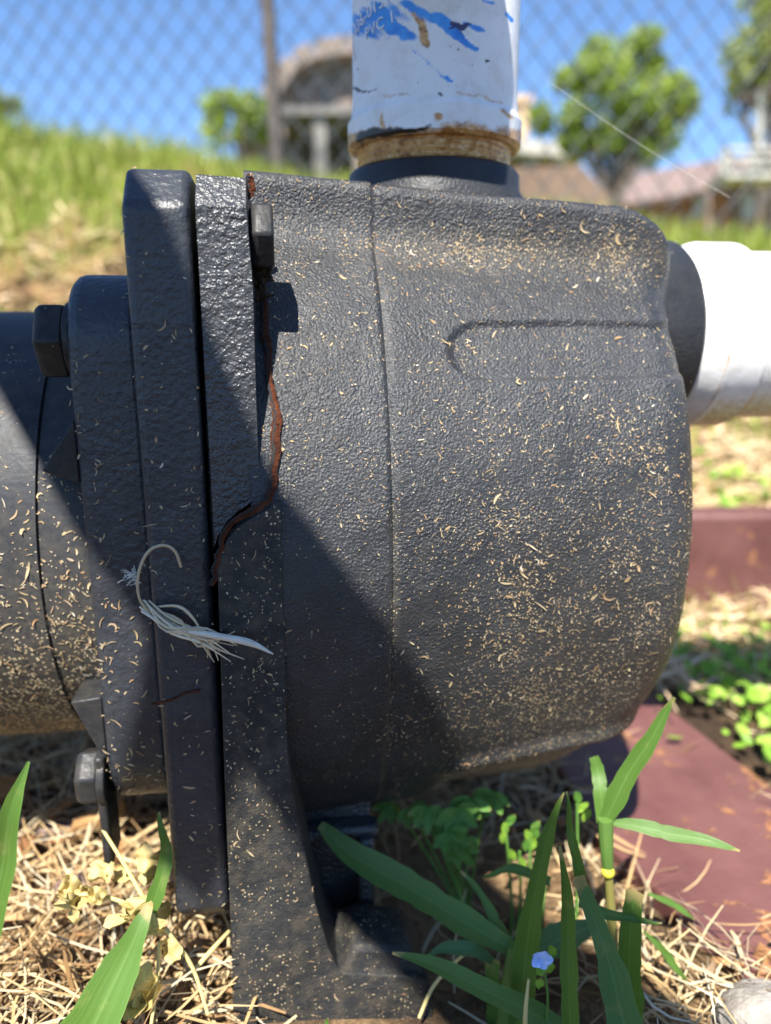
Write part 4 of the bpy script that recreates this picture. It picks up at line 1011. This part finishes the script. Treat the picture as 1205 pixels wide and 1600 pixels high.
tree('distant_tree', 'small dark green distant tree above the grassy crest', (b[0], b[1], gz(0, 5) - .3), b[2] + .7, [(0, b[2] + 45 * k, 32 * k, 38 * k), (-30 * k, b[2] + 30 * k, 30 * k, 30 * k)], 1200, .2, M_leafB, 4)

# ================================================================== buildings and rubble beyond the fence
M_roof = simple('roof_shingles', [(.3, (.13, .09, .078)), (.7, (.22, .16, .14))], 3, .9)
M_brick = simple('brick_wall', [(.3, (.28, .12, .065)), (.7, (.42, .20, .11))], 5, .9)
M_trim = simple('white_trim', [(.3, (.38, .37, .34)), (.7, (.50, .48, .44))], 4, .6)
M_brown = simple('brown_boards', [(.3, (.13, .085, .06)), (.7, (.25, .17, .125))], 5, .85, None, 0, .3, (6, 6, .4))
M_glass = simple('window_glass', [(0, (.10, .16, .24)), (1, (.20, .28, .38))], 2, .08)
M_tan = simple('tan_block', [(.3, (.50, .33, .19)), (.7, (.62, .45, .28))], 5, .9)
def slab4(mb, P, t):      # extruded quad
    P = np.asarray(P, float); n = unit(np.cross(P[1] - P[0], P[3] - P[0])); return mb.add(np.r_[P, P - n * t], [(0, 1, 2, 3), (7, 6, 5, 4), (0, 4, 5, 1), (1, 5, 6, 2), (2, 6, 7, 3), (3, 7, 4, 0)])
DH = 18.; k = mpp(DH)
def H(u, v, dy=0.): p = far(u, v, DH + .2); s = (DH + dy) / (DH); return np.array([p[0], DH + dy, p[2]])
zb = -.1
hb_ = H(1150, 340); he = empty('brick_house', (hb_[0], hb_[1], zb)); tag(he, 'low brick house with a long pinkish grey shingle roof behind the bank', 'house'); HB = np.array(he.location)
def part(name, mat, e, fn, **kw):
    m = MB(); fn(m); m.v = [v - np.array(e.location) for v in m.v]; return m.build(name, mat, e, smooth=False, **kw)
A_ = H(955, 300); B_ = H(1330, 300); ev = H(1060, 288)[2]; rv = H(1060, 252)[2]
part('wall', M_brick, he, lambda m: m.prism([(A_[0], zb), (B_[0], zb), (B_[0], H(1330, 262)[2]), (A_[0], H(955, 326)[2])], 1, DH, DH + 6))
ed, rd = DH - .4, DH + 2.4
E0, E1, R1, R0 = far(955, 322, ed + .2), far(1340, 254, ed + .2), far(1340, 212, rd + .2), far(944, 280, rd + .2)
def rf(m):
    slab4(m, [E0, E1, R1, R0], .12)
    slab4(m, [R0, R1, (E1[0], DH + 6.4, E1[2]), (E0[0], DH + 6.4, E0[2])], .12)
roof = part('roof', M_roof, he, rf)
part('fascia', M_brown, roof, lambda m: slab4(m, [E0 + [0, -.06, -.28], E1 + [0, -.06, -.28], E1 + [0, -.06, -.02], E0 + [0, -.06, -.02]], .05))
for u0, u1 in ((1088, 1104), (1150, 1172), (1215, 1250)):
    w0, w1 = H(u0, 306), H(u1, 338)
    wi = part('window', M_trim, he, lambda m: m.box((w0[0] - .06, DH - .06, w1[2] - .06), (w1[0] + .06, DH + .02, w0[2] + .06)))
    part('pane', M_glass, wi, lambda m: m.box((w0[0] , DH - .075, w1[2]), (w1[0], DH - .055, w0[2])))
d0, d1 = H(1180, 300), H(1205, 345); part('door', M_tan, he, lambda m: m.box((d0[0], DH - .07, zb), (d1[0], DH + .02, d0[2])))
DH2 = DH
DH = 12.; de = empty('roofed_deck', (H(1190, 300)[0], 12., zb)); tag(de, 'raised deck with white railings and a small roof on posts', 'deck')
f0, f1 = H(1132, 270), H(1340, 258)
part('floor', M_trim, de, lambda m: m.box((f0[0], DH, f0[2] - .07), (f1[0], DH + .7, f0[2])))
for u_ in (1136, 1185, 1240, 1300):
    p = H(u_, 260); part('support', M_brown, de, lambda m: m.box((p[0] - .05, DH + .5, zb), (p[0] + .05, DH + .6, f0[2] - .071)))
    part('post', M_trim, de, lambda m: m.box((p[0] - .06, DH + .02, f0[2] + .001), (p[0] + .06, DH + .14, H(u_, 138 if u_ > 1150 else 232)[2])))
for v_ in (232, 246, 258):
    part('rail', M_trim, de, lambda m: m.box((f0[0], DH - .04, H(1150, v_ + 3)[2]), (f1[0], DH + .01, H(1150, v_ - 2)[2])))
r0_ = H(1190, 140); part('roof', M_roof, de, lambda m: slab4(m, [(r0_[0], DH - .4, r0_[2]), (f1[0] + .5, DH - .4, r0_[2] + .05), (f1[0] + .5, DH + .9, r0_[2] + .22), (r0_[0] + .05, DH + .9, r0_[2] + .17)], .10))
DH = 15.; s0, s1 = H(780, 240), H(905, 240); se = empty('garden_shed', (s0[0], DH, zb)); tag(se, 'brown garden shed with a pale flat roof edge beside the upright pipe', 'shed')
part('wall', M_brown, se, lambda m: m.box((s0[0] - .8, DH, zb), (H(872, 240)[0], DH + 3, H(800, 236)[2])))
part('roof', M_trim, se, lambda m: slab4(m, [(s0[0] - 1.2, DH - .7, H(800, 222)[2]), (s1[0], DH - .7, H(905, 240)[2]), (s1[0], DH + 3.5, H(905, 232)[2]), (s0[0] - 1.2, DH + 3.5, H(800, 208)[2])], .22))
w0, w1 = H(812, 252), H(838, 275); part('window', M_glass, se, lambda m: m.box((w0[0], DH - .04, w1[2]), (w1[0], DH + .02, w0[2])))
ce = MB(); c0_, c1_ = far(798, 186, DH + 4.4), far(824, 230, DH + 4.4); ce.box((c0_[0], DH + 4.2, zb), (c1_[0], DH + 5.0, c0_[2] + .35)); ce.box((c0_[0] - .08, DH + 4.12, c0_[2] + .351), (c1_[0] + .08, DH + 5.08, c0_[2] + .5)); tag(ce.build('block_chimney', M_tan, None, smooth=False), 'tan block chimney standing behind the shed roof', 'chimney')
DH = 11.; g0, g1 = H(800, 260), H(955, 262); ge = empty('board_fence', (g0[0], DH, zb)); tag(ge, 'brown wooden board fence with a sloping end below the shed', 'fence')
for i in range(18):
    x0 = g0[0] + (g1[0] - g0[0]) * i / 18; x1 = g0[0] + (g1[0] - g0[0]) * (i + .93) / 18; u_ = 800 + 155 * i / 18; vt = np.interp(u_, [800, 905, 915, 955], [262, 258, 268, 305])
    part('board', M_brown, ge, lambda m: m.box((x0, DH + .01 * (i % 2), zb), (x1, DH + .03 + .01 * (i % 2), H(u_, vt)[2])))
# grey house with a porch, half hidden behind the upright pipe
M_grey = simple('grey_siding', [(.35, (.11, .105, .10)), (.65, (.22, .205, .19))], 3, .85)
M_tanroof = simple('tan_roof', [(.3, (.17, .135, .11)), (.7, (.27, .215, .175))], 3, .9)
M_dark = simple('dark_opening', [(0, (.05, .042, .036)), (1, (.09, .075, .06))], 3, .6)
DH = 16.; h0, h1 = H(432, 240), H(690, 240); ho = empty('porch_house', (H(520, 240)[0], DH, zb)); tag(ho, 'grey house with a rounded tan roof and front porch behind the fence post', 'house')
gam = [(432, 172), (452, 140), (472, 118), (498, 104), (545, 97), (600, 100), (640, 118), (668, 142), (690, 175)]
gz_ = [(float(H(u_, v_)[0]), float(H(u_, v_)[2])) for u_, v_ in gam]
part('wall', M_grey, ho, lambda m: m.prism([(gz_[0][0], zb)] + gz_ + [(gz_[-1][0], zb)], 1, DH, DH + 6))
def groof(m):
    for (x0, z0), (x1, z1) in zip(gz_[:-1], gz_[1:]):
        d_ = unit(np.array([-(z1 - z0), x1 - x0])) * .30
        m.prism([(x0, z0), (x1, z1), (x1 + d_[0], z1 + d_[1]), (x0 + d_[0], z0 + d_[1])], 1, DH - .5, DH + 6.4)
part('roof', M_tanroof, ho, groof)
for u0, u1, v0, v1 in ((446, 462, 150, 180), (482, 496, 152, 182), (528, 548, 140, 172), (584, 606, 140, 172)):
    a_, b_ = H(u0, v0), H(u1, v1); wi = part('window', M_tanroof, ho, lambda m: m.box((a_[0] - .06, DH - .08, b_[2] - .06), (b_[0] + .06, DH - .001, a_[2] + .06)))
    part('pane', M_glass, wi, lambda m: m.box((a_[0], DH - .1, b_[2]), (b_[0], DH - .081, a_[2])))
p0_, p1_ = H(418, 203), H(640, 214)
pr = part('porch_roof', M_grey, ho, lambda m: m.box((p0_[0], DH - 1.6, p1_[2]), (p1_[0], DH - .01, p0_[2])))
for u_ in (424, 452, 510, 566, 630):
    p = H(u_, 230); part('porch_post', M_grey if u_ == 510 else M_tanroof, ho, lambda m: m.box((p[0] - .11, DH - 1.5, zb), (p[0] + .11, DH - 1.3, p1_[2] - .001)))
for u0, u1 in ((432, 446), (478, 498), (520, 545), (580, 620)):
    a_, b_ = H(u0, 216), H(u1, 250); part('doorway', M_dark, ho, lambda m: m.box((a_[0], DH - .06, zb), (b_[0], DH - .002, a_[2])))
DH = 14.; c0_, c1_ = H(358, 208), H(432, 246); sh2 = empty('brown_lean_to', (c0_[0], DH, zb)); tag(sh2, 'low brown lean-to with dark openings beside the porch house', 'shed')
part('wall', M_brown, sh2, lambda m: m.box((c0_[0] + .1, DH, zb), (c1_[0], DH + 1.2, c0_[2] - .06)))
part('roof', M_grey, sh2, lambda m: slab4(m, [(c0_[0], DH - .3, c0_[2] - .08), (c1_[0] + .1, DH - .3, c0_[2] - .02), (c1_[0] + .1, DH + 1.4, c0_[2] + .12), (c0_[0], DH + 1.4, c0_[2] + .06)], .07))
a_, b_ = H(370, 220), H(388, 250); part('doorway', M_dark, sh2, lambda m: m.box((a_[0], DH - .03, zb), (b_[0], DH - .001, a_[2])))

# ================================================================== unseen pole added behind the camera to throw the shadow band over the pump
e1 = unit(np.cross(SUN, [0, 0, 1])); e2 = np.cross(e1, SUN)
def sunpt(a, b, dist): return a * e1 + b * e2 - SUN * dist
nd_, td_ = .64 * e1 + .77 * e2, .77 * e1 - .64 * e2
def ntpt(n_, t_, dist): return n_ * nd_ + t_ * td_ - SUN * dist
pb = ntpt(-.0445, -.022, .47); pa = ntpt(.125, 1.02, .0); pa = pa - SUN * ((-.18 - pa[2]) / -SUN[2]); pc = ntpt(-.015, -.38, .60)
up = np.linspace(0, 1, 60); dn = np.linspace(0, 1, 90)
pth = np.concatenate([np.array([pa + (pb - pa) * t + np.array([.003 * math.sin(9 * t), 0, 0]) * (1 - t) for t in dn]), np.array([pb + (pc - pb) * t for t in up[1:]])])
tpos = (pth @ td_) * 1000
mb = MB(); mb.tube(pth - pa, np.interp(-tpos, [-1020, -60, -30, -5, 25, 45, 62, 400], [.036, .0295, .0315, .027, .0255, .027, .030, .032]), 18)
sb = pb - pa; mb.tube(np.array([sb - td_ * .004, sb - nd_ * .030 + td_ * .006, sb - nd_ * .060 + td_ * .015]), [.024, .021, .020], 14)  # stub added to widen the shadow over the lower flange plate
o = mb.build('shadow_pole', M_wood, None); o.location = pa; tag(o, 'unseen slanting pole added to cast the shadow band across pump and motor', 'pole')
